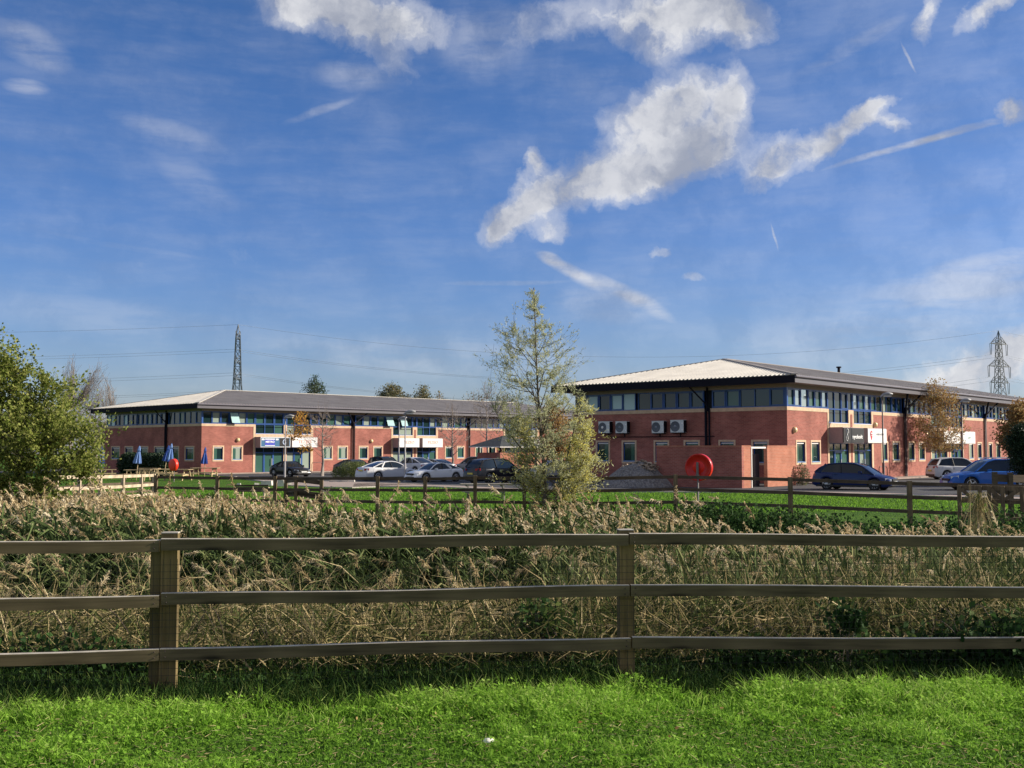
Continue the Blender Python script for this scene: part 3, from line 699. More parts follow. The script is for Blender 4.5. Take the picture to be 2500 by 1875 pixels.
    return root
R_ = math.radians
make_car('coupe', (.006, .006, .007), 'glossy black coupe with clear headlights facing right outside the leftmost entrance', on(709, 91.5), R_(-44))
make_car('sedan', (.075, .08, .09), 'dark grey saloon behind the round green shrub', on(866, 98), R_(-46))
make_car('suv', (.03, .032, .04), 'dark off roader between the dark grey saloon and the white crossover', on(942, 106), R_(-50), cat='car')
make_car('coupe', (.62, .63, .66), 'white fastback crossover parked nose to the wall behind the silver saloon', on(1008, 97), R_(136)).scale = (1.14, 1.08, 1.2)
make_car('sedan', (.30, .32, .35), 'grey saloon behind the white sports coupe', on(1062, 100), R_(132))
make_car('sedan', (.66, .66, .67), 'silver four door coupe seen from its rear corner beside the grey lamp post', on(948, 79), R_(40))
make_car('coupe', (.85, .85, .84), 'bright white rounded sports coupe with its dark shaded nose facing left', on(1062, 74.5), R_(216))
make_car('suv', (.35, .36, .38), 'silver off roader half hidden by the brick shelter', on(1158, 100), R_(150))
make_car('suv', (.006, .008, .014), 'black off roader with yellow rear plate behind the left branches of the willow', on(1214, 70.5), R_(40))
make_car('sedan', (.55, .56, .57), 'pale car glimpsed through the leaves of the willow', on(1352, 82), R_(200))
make_car('hatch', (.005, .018, .095), 'navy blue hatchback with multi spoke wheels parked beyond the wooden fence', on(2086, 56.6), R_(-36))
make_car('suv', (.60, .60, .62), 'white car with dark windows behind the slim tree trunk', on(2338, 76), R_(4)).scale = (.92, .95, .95)
make_car('suv', (.02, .12, .45), 'bright blue off roader facing left at the right edge', on(2413, 55.8), R_(182), rails=True).scale = (1.02, 1.0, .98)

# ------------------------------------------------------------------ timber fences
M_woodf = woodmat('fence_rail_wood', (.085, .066, .034), (.165, .125, .068))
M_woodp = woodmat('fence_post_wood', (.12, .088, .036), (.20, .15, .065), 'z', False)
M_woodfar = woodmat('far_fence_wood', (.07, .05, .035), (.13, .095, .065), 'x', False)
M_woodfarp = woodmat('far_post_wood', (.13, .09, .055), (.24, .175, .10), 'z', False)
M_woodlit = woodmat('sunlit_wood', (.42, .33, .23), (.58, .47, .34), 'x', False)  # sunlight on the platform railing and bench frames put into the wood colour
M_nail = mat('rusty_nail', (.04, .025, .02), .6)
M_sunlit_top = mat('sunlit_wood_top', (.42, .385, .32), .85, noise=.25, nscale=6)  # paler wood for rail and post tops, the sun on them painted in
M_wire = mat('mesh_wire', (.015, .014, .012), .5)
def fY(u): return float(np.interp(u, [-900, 0, 415, 1527, 2500, 3400], [7.15, 7.62, 7.85, 8.22, 8.49, 8.75]))
FF = empty('wooden_fence', at(1527, 1670, 8.25), 0, 'brown three rail timber fence with wire mesh running across the foreground', 'fence')
def child_of(o, root): o.parent = root; o.matrix_parent_inverse = Matrix.Translation(root.location).inverted(); return o
def fpost(u, vt, w=.115, extra=0, Yo=.045, d=.1):
    Y = fY(u) + Yo + .03; p = at(u, vt, Y); mb = MB(); ang = math.atan(.13)
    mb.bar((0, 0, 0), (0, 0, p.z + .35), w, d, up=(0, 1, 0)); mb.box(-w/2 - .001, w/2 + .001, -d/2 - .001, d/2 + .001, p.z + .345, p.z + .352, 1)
    o = mb.build('post', [M_woodp, M_sunlit_top]); o.location = (p.x, Y + .02, -.35); o.rotation_euler.z = ang; return child_of(o, FF)
fpost(415, 1300, .118); fpost(381, 1319, .07, Yo=.06, d=.07); fpost(1527, 1293, .115); fpost(-700, 1300); fpost(2720, 1296)
def frail(u0, v0, u1, v1, h=.086, th=.038, joint=0):
    a = at(u0, v0, fY(u0)); b = at(u1, v1, fY(u1)); L = (b - a).length; mb = MB(); N = 10
    vs = []; rr = random.Random(int(u0 * 7 + v0)); ph = rr.random() * 6
    for i in range(N + 1):
        x = L * i / N; dz = .006 * math.sin(ph + i * .8); dy = .004 * math.sin(ph * 2 + i * .6)
        vs += [(x, -th/2 + dy, -h + dz), (x, -th/2 + dy, -.004 + dz), (x, -th/2 + .004 + dy, dz), (x, th/2 + dy, dz), (x, th/2 + dy, -h + dz)]
    fs = [(5*i+k, 5*i+5+k, 5*i+5+(k+1)%5, 5*i+(k+1)%5) for i in range(N) for k in range(5)] + [(4, 3, 2, 1, 0), (5*N, 5*N+1, 5*N+2, 5*N+3, 5*N+4)]
    mb.add(vs, fs)
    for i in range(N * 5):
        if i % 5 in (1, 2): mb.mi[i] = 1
    for x in ((.035, L - .035) if L < 3.8 else (L - .035, .035)):
        for z in (-.022, -.064):
            mb.lathe([(0, .0215), (.0045, .021), (.005, .018)], 8, Matrix.Translation((x, 0, z)) @ Matrix.Rotation(PI / 2, 4, 'X'), 2)
    o = mb.build('rail', [M_woodf, M_sunlit_top, M_nail]); o.location = a
    d = (b - a).normalized(); o.rotation_euler = (0, -math.asin(d.z), math.atan2(d.y, d.x)); return child_of(o, FF)
for k, (vl, vL, vM, vR, vE) in enumerate([(1322, 1317, 1316, 1303, 1308), (1463, 1451, 1449, 1428.5, 1431), (1596, 1583.5, 1582, 1555.5, 1553)]):
    frail(-900, vl + (vl - vL) * 2.0, 389, vL); frail(394.5 - (k == 2) * 3, vM, 1533 + 3 * k, vR); frail(1536.5 + 3 * k, vR, 3300, vE + 3)
# wire mesh stapled behind the rails
mb = MB(); step = .05
us = [-300, 400, 1530, 2800]
for (ua, ub) in zip(us[:-1], us[1:]):
    a = at(ua, 1300, fY(ua) + .024); b = at(ub, 1300, fY(ub) + .024); L = (b - a).xy.length; d = Vector(((b - a).x, (b - a).y, 0)).normalized()
    n = int(L / step); w = .0014
    for i in range(n):
        p = Vector((a.x, a.y, 0)) + d * step * i; sg = .004 * math.sin(i * .7)
        mb.add([(p.x - w, p.y + sg, -.02), (p.x + w, p.y + sg, -.02), (p.x + w, p.y + sg, .98), (p.x - w, p.y + sg, .98)], [(0, 1, 2, 3)])
    for j in range(20):
        z = -.01 + j * step; q = Vector((a.x, a.y, z)); e = q + d * L
        mb.add([q + Vector((0, 0, -w)), e + Vector((0, 0, -w)), e + Vector((0, 0, w)), q + Vector((0, 0, w))], [(0, 1, 2, 3)])
child_of(mb.build('wire_mesh', M_wire), FF)

# far bank fence
def fence(name, label, posts, mr, mp, rails=(.03, .42, .82), rail_dy=.07, h=.1, pw=.12, extend=None, ht=1.25):
    """posts: (u, v_top, Y)"""
    P = [at(*q) for q in posts]; root = empty(name, (P[0].x, P[0].y, P[0].z - ht), 0, label, 'fence')
    for p in P:
        mb = MB(); mb.box(-pw/2, pw/2, -pw/2, pw/2, 0, ht); o = mb.build('post', mp, loc=(p.x, p.y, p.z - ht)); child_of(o, root)
    for a, b in zip(P[:-1], P[1:]):
        for r in rails:
            mb = MB(); L = (b - a).length; mb.box(0, L - .004, -.02, .02, -h, 0); o = mb.build('rail', mr, loc=(a.x, a.y + rail_dy, a.z - r))
            d = (b - a).normalized(); o.rotation_euler = (0, -math.asin(d.z), math.atan2(d.y, d.x)); child_of(o, root)
    return root
FAR = [(381, 1160, 40.5), (531, 1162, 39.5), (672, 1163, 38), (922, 1162.5, 36.5), (1038, 1164, 36), (1160, 1161, 35.5), (1280, 1162, 35), (1401, 1164, 34.5), (1649, 1158, 33.5), (1929, 1164.5, 32), (2220, 1174, 30.5), (2560, 1182, 28.8)]
fence('wooden_fence', 'dark brown three rail fence along the far bank in front of the lawn', FAR, M_woodfar, M_woodfarp, ht=1.3)
fence('wooden_fence', 'sunlit pale timber railing of the pond platform at the far left', [(138, 1161, 38.5), (194, 1161, 40), (245, 1160.5, 42), (300, 1159.5, 44), (345, 1158, 46.5), (376, 1157, 48.5)], M_woodlit, M_woodlit, rails=(.0, .42, .84), rail_dy=-.08, h=.12, ht=1.3)
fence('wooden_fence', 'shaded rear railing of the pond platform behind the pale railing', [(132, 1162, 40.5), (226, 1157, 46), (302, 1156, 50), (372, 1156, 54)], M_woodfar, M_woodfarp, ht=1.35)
# gate posts and boards near the bench
fence('wooden_fence', 'short run of gate posts beside the bench in the far fence', [(698, 1166, 41), (723, 1163, 39.5), (785, 1170, 38.6)], M_woodfar, M_woodfarp, rails=(.05, .5, .58), ht=1.3, h=.16)
# gate at the right
G = empty('field_gate', (0, 0, 0), 0, 'brown timber gate with diagonal braces at the far right of the far fence', 'gate')
gp = at(2338, 1184, 28.2); G.location = (gp.x, gp.y, gp.z - 1.2)
mb = MB()
ge = at(2600, 1192, 26.8); gd = ge - gp; gl = gd.length; ga = math.atan2(gd.y, gd.x); G.rotation_euler.z = ga
mb.box(0, gl, -.04, .04, 1.08, 1.2); mb.box(0, gl, -.04, .04, .74, .84); mb.box(0, gl, -.04, .04, .3, .4); mb.build('gate_rail', M_woodfarp, G)
for x in (.05, .55, .78, 1.1, 1.55, 2.1): mb = MB(); mb.box(x - .05, x + .05, -.1, -.042, .0, 1.19); mb.build('upright', M_woodfarp, G)
mb = MB(); mb.bar((.1, -.07, 1.1), (.5, -.07, .74), .05, .09); mb.bar((.82, -.07, 1.1), (1.08, -.07, .84), .05, .09); mb.bar((1.15, -.07, .85), (1.5, -.07, 1.12), .05, .09); mb.build('brace', M_woodfarp, G)
fence('handrail', 'dark handrail with sunlit tops beyond the timber gate', [(2428, 1152, 31), (2466, 1154, 31), (2560, 1156, 31.5)], M_woodfar, M_woodfar, rails=(.06, .42), h=.22, rail_dy=.05, ht=1.4)

# ------------------------------------------------------------------ lamp posts
def street_lamp(u, Y, vtop, label, head_rz=0.0, dark=False):
    p = on(u, Y); h = at(u, vtop, Y).z - p.z
    r = empty('street_lamp', p, head_rz, label, 'street lamp', 'street lamps in the car park')
    m = mat('lamp_post_dark', (.07, .04, .04), .5) if dark else mat('lamp_post_grey', (.30, .29, .29), .5)
    mb = MB(); mb.tube([(0, 0, -.1), (0, 0, 1.2)], .085, 10); mb.tube([(0, 0, 1.2), (0, 0, 1.3), (0, 0, h)], [.085, .055, .04], 10); mb.build('pole', m, r)
    mb = MB(); mb.tube([(-.12, 0, h - .12), (.1, 0, h + .05), (.42, 0, h + .12), (.72, 0, h + .08)], [.05, .10, .12, .06], 10); mb.build('lamp_head', mat('lamp_head_grey', (.30, .30, .31), .5), r)
    mb = MB(); mb.box(.08, .6, -.1, .1, h - .09, h - .02); mb.build('lens', mat('lamp_lens', (.55, .55, .5), .2), r)
street_lamp(696, 89, 1018, 'slim lamp post between the leftmost entrance and the black coupe')
street_lamp(974, 99, 1022, 'shorter far lamp post behind the silver four door coupe')
street_lamp(989, 74.5, 1008, 'tall grey lamp post rising in front of the silver four door coupe')
street_lamp(2156, 72, 965, 'dark lamp post in front of the white sign on the right hand building', dark=True)
street_lamp(2350, 80, 979, 'lamp post behind the crown of the orange tree', dark=True)

def cycle_hoop(root_loc, rz, w, h, label):
    r = empty('cycle_hoop', root_loc, rz, label, 'railing'); mb = MB(); pts = [(-w/2, 0, -.1), (-w/2, 0, h - .18), (-w/2 + .05, 0, h - .05), (-w/2 + .18, 0, h), (w/2 - .18, 0, h), (w/2 - .05, 0, h - .05), (w/2, 0, h - .18), (w/2, 0, -.1)]
    mb.tube(pts, .03, 8); mb.build('tube', mat('hoop_brown', (.14, .06, .05), .4), r)
cycle_hoop(on(2155, 72.5), rzB, 1.4, 1.0, 'brown tubular hoop rail beside the dark lamp post'); cycle_hoop(on(774, 104.5), rzA, 1.2, 1.1, 'brown tubular hoop rail between the leftmost entrances and the bare tree')

# ------------------------------------------------------------------ life ring housings
M_red = mat('housing_red', (.55, .012, .008), .35, noise=.05, nscale=3); M_redb = mat('ring_orange', (.85, .04, .015), .4)
def ring_housing(p, rz, label, front, s=1.0):
    r = empty('lifebuoy_housing', p, rz, label, 'lifebuoy housing', 'red lifebuoy housings')
    R = .44; zc = 1.45
    Mx = Matrix.Translation((0, 0, zc)) @ Matrix.Rotation(PI / 2, 4, 'X')
    mb = MB()
    if front: mb.lathe([(0, .07), (.3, .065), (.40, .05), (R, .0), (R, -.20), (.40, -.22), (0, -.22)], 32, Mx)
    else: mb.lathe([(0, .02), (.2, .02), (.36, .03), (.40, .08), (R, .08), (R, -.12), (R - .03, -.12), (R - .03, -.02), (0, -.02)], 36, Mx)
    mb.build('housing', M_redb if front else M_red, r)
    if not front:
        mb = MB(); mb.lathe([(0, .05), (.17, .045), (.20, .022)], 24, Mx); mb.build('centre_panel', mat('bright_red', (.8, .01, .005), .4), r)
        mb = MB(); mb.box(-.035, .035, -.16, -.11, 1.2, 1.62); mb.box(-.05, .05, -.17, -.1, 1.15, 1.22); mb.build('bracket', mat('post_grey', (.16, .15, .145), .6), r)
    mb = MB(); mb.tube([(0, .16 if front else -.10, -.4), (0, .16 if front else -.10, zc)], .03, 8); mb.build('post', mat('post_grey', (.16, .15, .145), .6), r)
    r.scale = (s, s, s); return r
p = at(1706, 1141, 34.6); ring_housing(Vector((p.x, p.y, p.z - 1.45)), R_(-28), 'large dark red round lifebuoy housing seen from behind near the bin enclosure', False)
p = at(421, 1134, 76); ring_housing(Vector((p.x, p.y, p.z - 1.45)), R_(-36), 'small bright orange red lifebuoy housing on the lawn among the picnic tables', True, .98)

# ------------------------------------------------------------------ picnic tables, parasols, bench
M_tbl = woodmat('table_wood', (.40, .30, .17), (.55, .43, .25), 'x', False); M_tblg = woodmat('grey_table_wood', (.22, .20, .16), (.36, .33, .27), 'x', False)
def picnic(m, label, loc, rz, s=1.0, frame=None):
    r = empty('picnic_table', loc, rz, label, 'picnic table', 'picnic tables'); r.scale = (s, s, s)
    mb = MB()
    for i in range(5): mb.box(-.9, .9, -.36 + i * .146, -.36 + i * .146 + .136, .72, .765)
    mb.build('table_top', m, r)
    for sy in (-1, 1):
        mb = MB(); mb.box(-.9, .9, sy * .62 - .06, sy * .62 + .065, .42, .46); mb.box(-.9, .9, sy * .77 - .065, sy * .77 + .065, .42, .46); mb.build('seat', m, r)
    for x in (-.62, .62):
        for sy in (-1, 1): mb = MB(); mb.bar((x + .03 * sy, sy * .28, .72), (x + .03 * sy, sy * .66, .0), .045, .1, up=(0, 0, 1)); mb.build('leg', frame or m, r)
        mb = MB(); mb.box(x - .07, x - .025, -.8, .8, .33, .42); mb.box(x - .07, x - .025, -.36, .36, .63, .72); mb.build('crossbeam', frame or m, r)
    return r
def parasol(loc, h, label, rz=0, lean=0, pale=False, seed=0):
    r = empty('parasol', loc, rz, label, 'parasol', 'closed blue parasols'); rr = random.Random(seed); r.rotation_euler = (0, lean, rz)
    m = mat('pale_blue_canvas', (.16, .27, .55), .9) if pale else mat('blue_canvas', (.03, .08, .32), .9)
    mb = MB(); mb.tube([(0, 0, 0), (0, 0, h)], .028, 8); mb.build('pole', M_tbl, r)
    n = 24; prof = [(h + .02, .03), (h - .12, .08), (h - .3, .11), (h - .38, .085), (h - .8, .17), (h - 1.25, .24), (h - 1.32, .22)]
    vs = []
    for z, q in prof:
        for k in range(n):
            t = 2 * PI * k / n; w = 1 + (.34 * (1 if k % 3 == 0 else -.5)) * min(1, (h - z + .1)) + .1 * math.sin(t * 2 + seed); vs.append((q * w * math.cos(t) - .08 * (h - z) * .5, q * w * math.sin(t), z))
    mb = MB(); mb.add(vs, [(i*n+k, i*n+(k+1)%n, (i+1)*n+(k+1)%n, (i+1)*n+k) for i in range(len(prof)-1) for k in range(n)] + [tuple(range(n))], 0, False)
    mb.build('canopy', m, r)
    mb = MB(); mb.tube([(-.01, 0, h - .36), (-.01, 0, h - .41)], .1, 10); mb.build('tie_band', M_blue, r)
T_LB = ['picnic table nearest the tree at the far left of the lawn', 'picnic table under the pale blue parasol', 'picnic table behind the small lifebuoy housing', 'picnic table in front of the small lifebuoy housing', 'rightmost of the picnic tables by the building corner', 'picnic table low against the hedge behind the pale parasol']
for (u, Y, rz, sc), lb in zip([(256, 86, 20, 1.0), (338, 80, 5, 1.08), (402, 88, 30, 1.0), (436, 80, -8, 1.12), (502, 84, 0, 1.18), (365, 92, 0, 1.0)], T_LB):
    picnic(M_tbl, lb, on(u, Y), R_(rz), sc)
picnic(M_tblg, 'weathered grey picnic table on the lawn left of the willow', on(1186, 46), R_(8), 1.0).scale = (1.22, 1.1, .93)
for (u, Y, vt, pale, lb, sd, ln) in [(249, 88, 1092, False, 'closed blue parasol at the edge of the leafy tree', 1, 0), (334, 81, 1089, True, 'closed pale blue parasol in front of the dark hedge', 2, .08), (401, 89, 1087, False, 'closed dark blue parasol leaning left behind the lifebuoy housing', 3, .14), (414, 88, 1083, True, 'closed two tone blue parasol directly behind the lifebuoy housing', 4, .06), (500, 85, 1092, False, 'closed blue parasol at the sunlit corner of the building', 5, .02)]:
    p = on(u, Y); parasol(p, at(u, vt, Y).z - p.z, lb, 0, ln, pale, sd)
b = empty('bench', on(620, 47), R_(-6), 'dark slatted bench with sunlit end frames on the lawn seen from behind', 'bench')
mb = MB(); [mb.box(-.78, .78, -.3 + i * .004, -.26 + i * .004, .48 + i * .11, .57 + i * .11) for i in range(3)]; mb.build('backrest', M_woodfar, b)
mb = MB(); [mb.box(-.78, .78, -.24 + i * .12, -.14 + i * .12, .42, .46) for i in range(4)]; mb.build('seat', M_woodfar, b)
b.scale = (1.0, 1.1, .85)
for x in (-.6, .6):
    mb = MB(); mb.bar((x, -.26, .42), (x, -.34, 0), .07, .09); mb.bar((x, .26, .42), (x, .30, 0), .07, .09); mb.bar((x, -.3, .62), (x, .3, .62), .07, .05); mb.bar((x, .28, .45), (x, .28, .62), .06, .06); mb.build('end_frame', M_woodlit, b)
c = empty('traffic_cone', on(464, 84), 0, 'small orange traffic cone beside the rightmost picnic table', 'traffic cone')
mb = MB(); mb.lathe([(.15, .03), (.03, .6), (0, .62)], 14); mb.build('cone', mat('cone_orange', (.75, .12, .04), .5), c); mb = MB(); mb.box(-.2, .2, -.2, .2, 0, .03); mb.build('base', M_trim, c)
def block_stone(u, v, w, h, d, label, rz=0):
    g = gnd(u, v); r = random.Random(u); mb = MB(); vs = []
    for z in (0, h):
        for sx, sy in ((-1,-1),(1,-1),(1,1),(-1,1)): vs.append((sx * w/2 * (1 - .1 * (z > 0)) + r.uniform(-.03, .03), sy * d/2 + r.uniform(-.03, .03), z + (r.uniform(-.03, .03) if z else -.05)))
    mb.add(vs, [(0,3,2,1),(4,5,6,7),(0,1,5,4),(1,2,6,5),(2,3,7,6),(3,0,4,7)]); o = mb.build('concrete_block', mat('pale_concrete', (.62, .58, .50), .85, noise=.15, nscale=3), loc=g); o.rotation_euler.z = rz
    tag(o, label, 'block', 'pale blocks at the edge of the lawn')
block_stone(651, 1185, .72, .28, .4, 'largest pale block on the lawn above the bench'); block_stone(627, 1184, .34, .14, .3, 'small flat pale block left of the largest one', .3)
block_stone(583, 1184, .26, .09, .2, 'tiny pale stone on the lawn left of the bench'); block_stone(687, 1187, .4, .4, .35, 'upright pale block seen between the gate posts'); block_stone(705, 1186, .36, .38, .35, 'pale block right of the middle gate post', .2)
for u in (735, 765, 820, 850): block_stone(u, 1178, .95, .22, .35, 'low pale kerb block on the paving %s' % {735: 'just right of the gate posts', 765: 'second to the right of the gate posts', 820: 'left of the green shrub base', 850: 'below the green shrub'}[u], .05)
# white lid in the grass
g = at(1193, 1809, 6.55); 
mb = MB(); mb.lathe([(0, .018), (.028, .016), (.036, .006), (.034, 0)], 16); o = mb.build('mushroom', mat('mushroom_white', (.85, .83, .72), .5), loc=(g.x, 6.55, g.z - .005)); tag(o, 'small flat white mushroom cap in the foreground grass', 'mushroom')

# ------------------------------------------------------------------ pile of rubble
def rubble():
    r = empty('rubble_pile', on(1545, 62.5), rzB, 'heap of grey gravel and pale rubble beside the bin enclosure', 'rubble pile')
    n = 40; m = 22; X = np.linspace(-2.3, 1.7, n); Y = np.linspace(-2.2, 2.2, m); vs = []
    for x in X:
        for y in Y:
            q = max(0, 1 - math.hypot((x - .8) / (2.9 if x < .8 else 1.2), y / 2.2)); z = 1.75 * q ** .8 * (1 - .12 * math.sin(x * 3)) + random.uniform(-.05, .05) * (q > 0)
            vs.append((x, y, min(z, 1.5 + random.uniform(-.05, .05)) - .03))
    mb = MB(); mb.add(vs, [(i*m+k, (i+1)*m+k, (i+1)*m+k+1, i*m+k+1) for i in range(n-1) for k in range(m-1)], 0, False)
    mb.build('gravel', mat('gravel_grey', (.11, .10, .095), .95, col2=(.27, .25, .23), nscale=9, bump=.6), r)
    mb = MB(); rr = random.Random(3)
    for i in range(260):
        a = rr.uniform(0, 2*PI); q = rr.random() ** .6; x = .85 + q * 1.2 * math.cos(a); y = q * 1.3 * math.sin(a); z = 1.5 - q * .45 + rr.uniform(-.1, .1)
        s = rr.uniform(.05, .16); vs = [(x + rr.uniform(-s, s) * 1.3, y + rr.uniform(-s, s), z + rr.uniform(-s, s) * .6) for _ in range(8)]
        mb.add(vs, [(0,1,2),(0,2,3),(1,4,5),(2,5,6),(3,6,7),(0,4,7),(4,5,6),(5,6,7)])
    mb.build('rubble', mat('rubble_tan', (.50, .40, .30), .9, noise=.3, nscale=4), r)
rubble()

# ------------------------------------------------------------------ pylons and wires
M_steel = mat('galvanised_steel', (.10, .115, .13), .6)
def pylon(base, rz, label, H=46.3):
    r = empty('pylon', base, rz, label, 'pylon', 'electricity pylons'); mb = MB()
    lv = [0, 6, 12, 17, 21.5, 25, 28, 31, 34, 37, 40, 42.5]
    def hw(z): return float(np.interp(z, [0, 25, 42.5], [3.4, 1.35, .72]))
    t = .11
    for sx in (-1, 1):
        for sy in (-1, 1):
            for a, b in zip(lv[:-1], lv[1:]): mb.bar((sx*hw(a), sy*hw(a), a), (sx*hw(b), sy*hw(b), b), .2, .2)
            mb.bar((sx*hw(42.5), sy*hw(42.5), 42.5), (0, 0, H), .2, .2)
    for a, b in zip(lv[:-1], lv[1:]):
        for s in (-1, 1):
            mb.bar((-hw(a), s*hw(a), a), (hw(b), s*hw(b), b), t, t); mb.bar((hw(a), s*hw(a), a), (-hw(b), s*hw(b), b), t, t)
            mb.bar((s*hw(a), -hw(a), a), (s*hw(b), hw(b), b), t, t); mb.bar((s*hw(a), hw(a), a), (s*hw(b), -hw(b), b), t, t)
            mb.bar((-hw(b), s*hw(b), b), (hw(b), s*hw(b), b), t, t); mb.bar((s*hw(b), -hw(b), b), (s*hw(b), hw(b), b), t, t)
    mb.build('lattice_mast', M_steel, r); tips = []
    for z, l in ((41.2, 5.0), (32.6, 6.6), (26.4, 5.6)):
        mb = MB()
        for s in (-1, 1):
            for sy in (-1, 1):
                mb.bar((s*hw(z), sy*hw(z), z), (s*l, 0, z), .24, .24); mb.bar((s*hw(z+2.6), sy*hw(z+2.6), z + 2.6), (s*l, 0, z), .18, .18)
            mb.bar((s*(hw(z)+l)/2, 0, z), (s*(hw(z)+l)/2, 0, z + 1.3), .12, .12)
        mb.build('cross_arm', M_steel, r)
        for s in (-1, 1):
            mb = MB(); mb.tube([(s*l - .55, 0, z), (s*l - .35, 0, z - 4.1)], .10, 5); mb.tube([(s*l + .55, 0, z), (s*l + .35, 0, z - 4.1)], .10, 5); mb.bar((s*l - .5, 0, z - 4.2), (s*l + .5, 0, z - 4.2), .12, .12); mb.build('insulator', M_steel, r)
            tips.append(Matrix.Translation(base) @ Matrix.Rotation(rz, 4, 'Z') @ Vector((s*l, 0, z - 4.3)))
    tips.append(Vector(base) + Vector((0, 0, H))); return tips
pb1 = at(577, 1092, 385); pb1 = Vector((pb1.x, 385, 0)); pb2 = at(2445, 1092, 405); pb2 = Vector((pb2.x, 405, 0))
t1 = pylon(pb1, R_(97), 'slender lattice pylon rising behind the left hand building'); t2 = pylon(pb2, R_(32), 'lattice pylon with three pairs of arms behind the right hand building')
M_wirep = mat('conductor_grey', (.26, .29, .34), .6)
pe1 = pb1 + Vector((-300, -30, 0)); pe2 = pb2 + Vector((240, 130, 0))
names = ['upper', 'upper', 'middle', 'middle', 'lower', 'lower', 'earth']
def wire(a, b, sag, label):
    mb = MB(); pts = []
    for i in range(25):
        t = i / 24; p = a.lerp(b, t); p.z -= 4 * sag * t * (1 - t); pts.append(p)
    o = mb; mb.tube([p - a for p in pts], .036, 4); w = mb.build('power_line', M_wirep, loc=a); tag(w, label, 'power line', 'overhead power lines')
lbs = ['upper conductor on the near arm', 'upper conductor on the far arm', 'middle conductor on the near arm', 'middle conductor on the far arm', 'lowest conductor on the near arm', 'lowest conductor on the far arm', 'topmost thin earth wire']
for i in range(7):
    wire(t1[i], t2[i], 11, lbs[i] + ', strung between the two pylons')
    e = t1[i] + (pe1 - pb1); e.z -= 2; wire(t1[i], e, 4, lbs[i] + ', running left from the slender pylon')
    e = t2[i] + (pe2 - pb2); wire(t2[i], e, 7, lbs[i] + ', running right from the pylon with arms')
# ------------------------------------------------------------------ ground
FXs = [at(u, v, Y).x for u, v, Y in FAR]; FYs = [q[2] for q in FAR]
def ss(a, b, t): t = np.clip((t - a) / (b - a), 0, 1); return t * t * (3 - 2 * t)
def gz(x, y):
    x = np.asarray(x, float); y = np.asarray(y, float)
    yf = np.interp(x, [-30, FXs[0]] + FXs[1:] + [30], [42, FYs[0]] + FYs[1:] + [27.5])
    near = .015 * np.sin(x * 1.7 + y) + .01 * np.sin(x * 3.1 - y * 2.3)
    a = near * (1 - ss(8.2, 9.5, y)) - 1.55 * ss(8.5, 13.5, y)
    far = -.2643 + .00318 * x - .004325 * y
    k = ss(-6.5, -.4, y - yf)
    return a * (1 - k) + far * k
def grid(name, xs, ys, m, kind='structure', off=0):
    X, Y = np.meshgrid(xs, ys); Z = gz(X, Y) + off; n, k = X.shape
    vs = np.stack([X, Y, Z], -1).reshape(-1, 3).tolist()
    fs = [(i*k+j, i*k+j+1, (i+1)*k+j+1, (i+1)*k+j) for i in range(n-1) for j in range(k-1)]
    mb = MB(); mb.add(vs, fs, 0, True); o = mb.build(name, m); o['kind'] = kind; return o
def groundmat():
    m = bpy.data.materials.new('ground_grass'); m.use_nodes = True; nt = m.node_tree; N = nt.nodes.new; Lk = nt.links.new; b = nt.nodes['Principled BSDF']
    tc = N('ShaderNodeTexCoord'); n1 = N('ShaderNodeTexNoise'); n1.inputs['Scale'].default_value = 1.1; n1.inputs['Detail'].default_value = 9; n1.inputs['Roughness'].default_value = .7
    Lk(tc.outputs['Object'], n1.inputs['Vector']); r = N('ShaderNodeValToRGB'); e = r.color_ramp.elements
    e[0].position = .3; e[0].color = (.04, .09, .01, 1); e[1].position = .7; e[1].color = (.10, .19, .022, 1); x = e.new(.5); x.color = (.065, .14, .015, 1); Lk(n1.outputs['Fac'], r.inputs['Fac'])
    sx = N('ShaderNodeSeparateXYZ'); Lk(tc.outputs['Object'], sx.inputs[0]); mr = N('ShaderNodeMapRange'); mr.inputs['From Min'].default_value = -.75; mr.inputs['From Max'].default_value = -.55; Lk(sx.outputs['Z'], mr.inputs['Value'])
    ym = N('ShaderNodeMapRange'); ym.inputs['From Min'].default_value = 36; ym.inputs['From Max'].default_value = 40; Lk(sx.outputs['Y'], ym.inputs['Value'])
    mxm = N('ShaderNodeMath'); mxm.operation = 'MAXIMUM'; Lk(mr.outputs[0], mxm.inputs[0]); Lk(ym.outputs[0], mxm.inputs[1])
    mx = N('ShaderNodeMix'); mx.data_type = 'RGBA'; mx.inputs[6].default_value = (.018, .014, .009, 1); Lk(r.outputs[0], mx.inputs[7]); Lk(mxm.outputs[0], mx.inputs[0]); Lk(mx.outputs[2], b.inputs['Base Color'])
    b.inputs['Roughness'].default_value = .95; b.inputs['Specular IOR Level'].default_value = .1
    n2 = N('ShaderNodeTexNoise'); n2.inputs['Scale'].default_value = 14; Lk(tc.outputs['Object'], n2.inputs['Vector']); bp = N('ShaderNodeBump'); bp.inputs['Strength'].default_value = 1; bp.inputs['Distance'].default_value = .12; Lk(n2.outputs['Fac'], bp.inputs['Height']); Lk(bp.outputs[0], b.inputs['Normal'])
    return m
xs = np.concatenate([np.array([-2500, -900, -400, -200, -120, -80, -60, -50, -40, -34]), np.linspace(-30, 30, 76), np.array([34, 40, 50, 60, 80, 120, 200, 400, 900, 2500])])
ys = np.concatenate([np.array([-300, -80, -20, -5, 0, 2, 4]), np.linspace(5, 15, 41), np.linspace(15.8, 44, 48), np.array([46, 50, 60, 75, 90, 120, 160, 250, 500, 1000, 2500])])
grid('ground', xs, ys, groundmat())
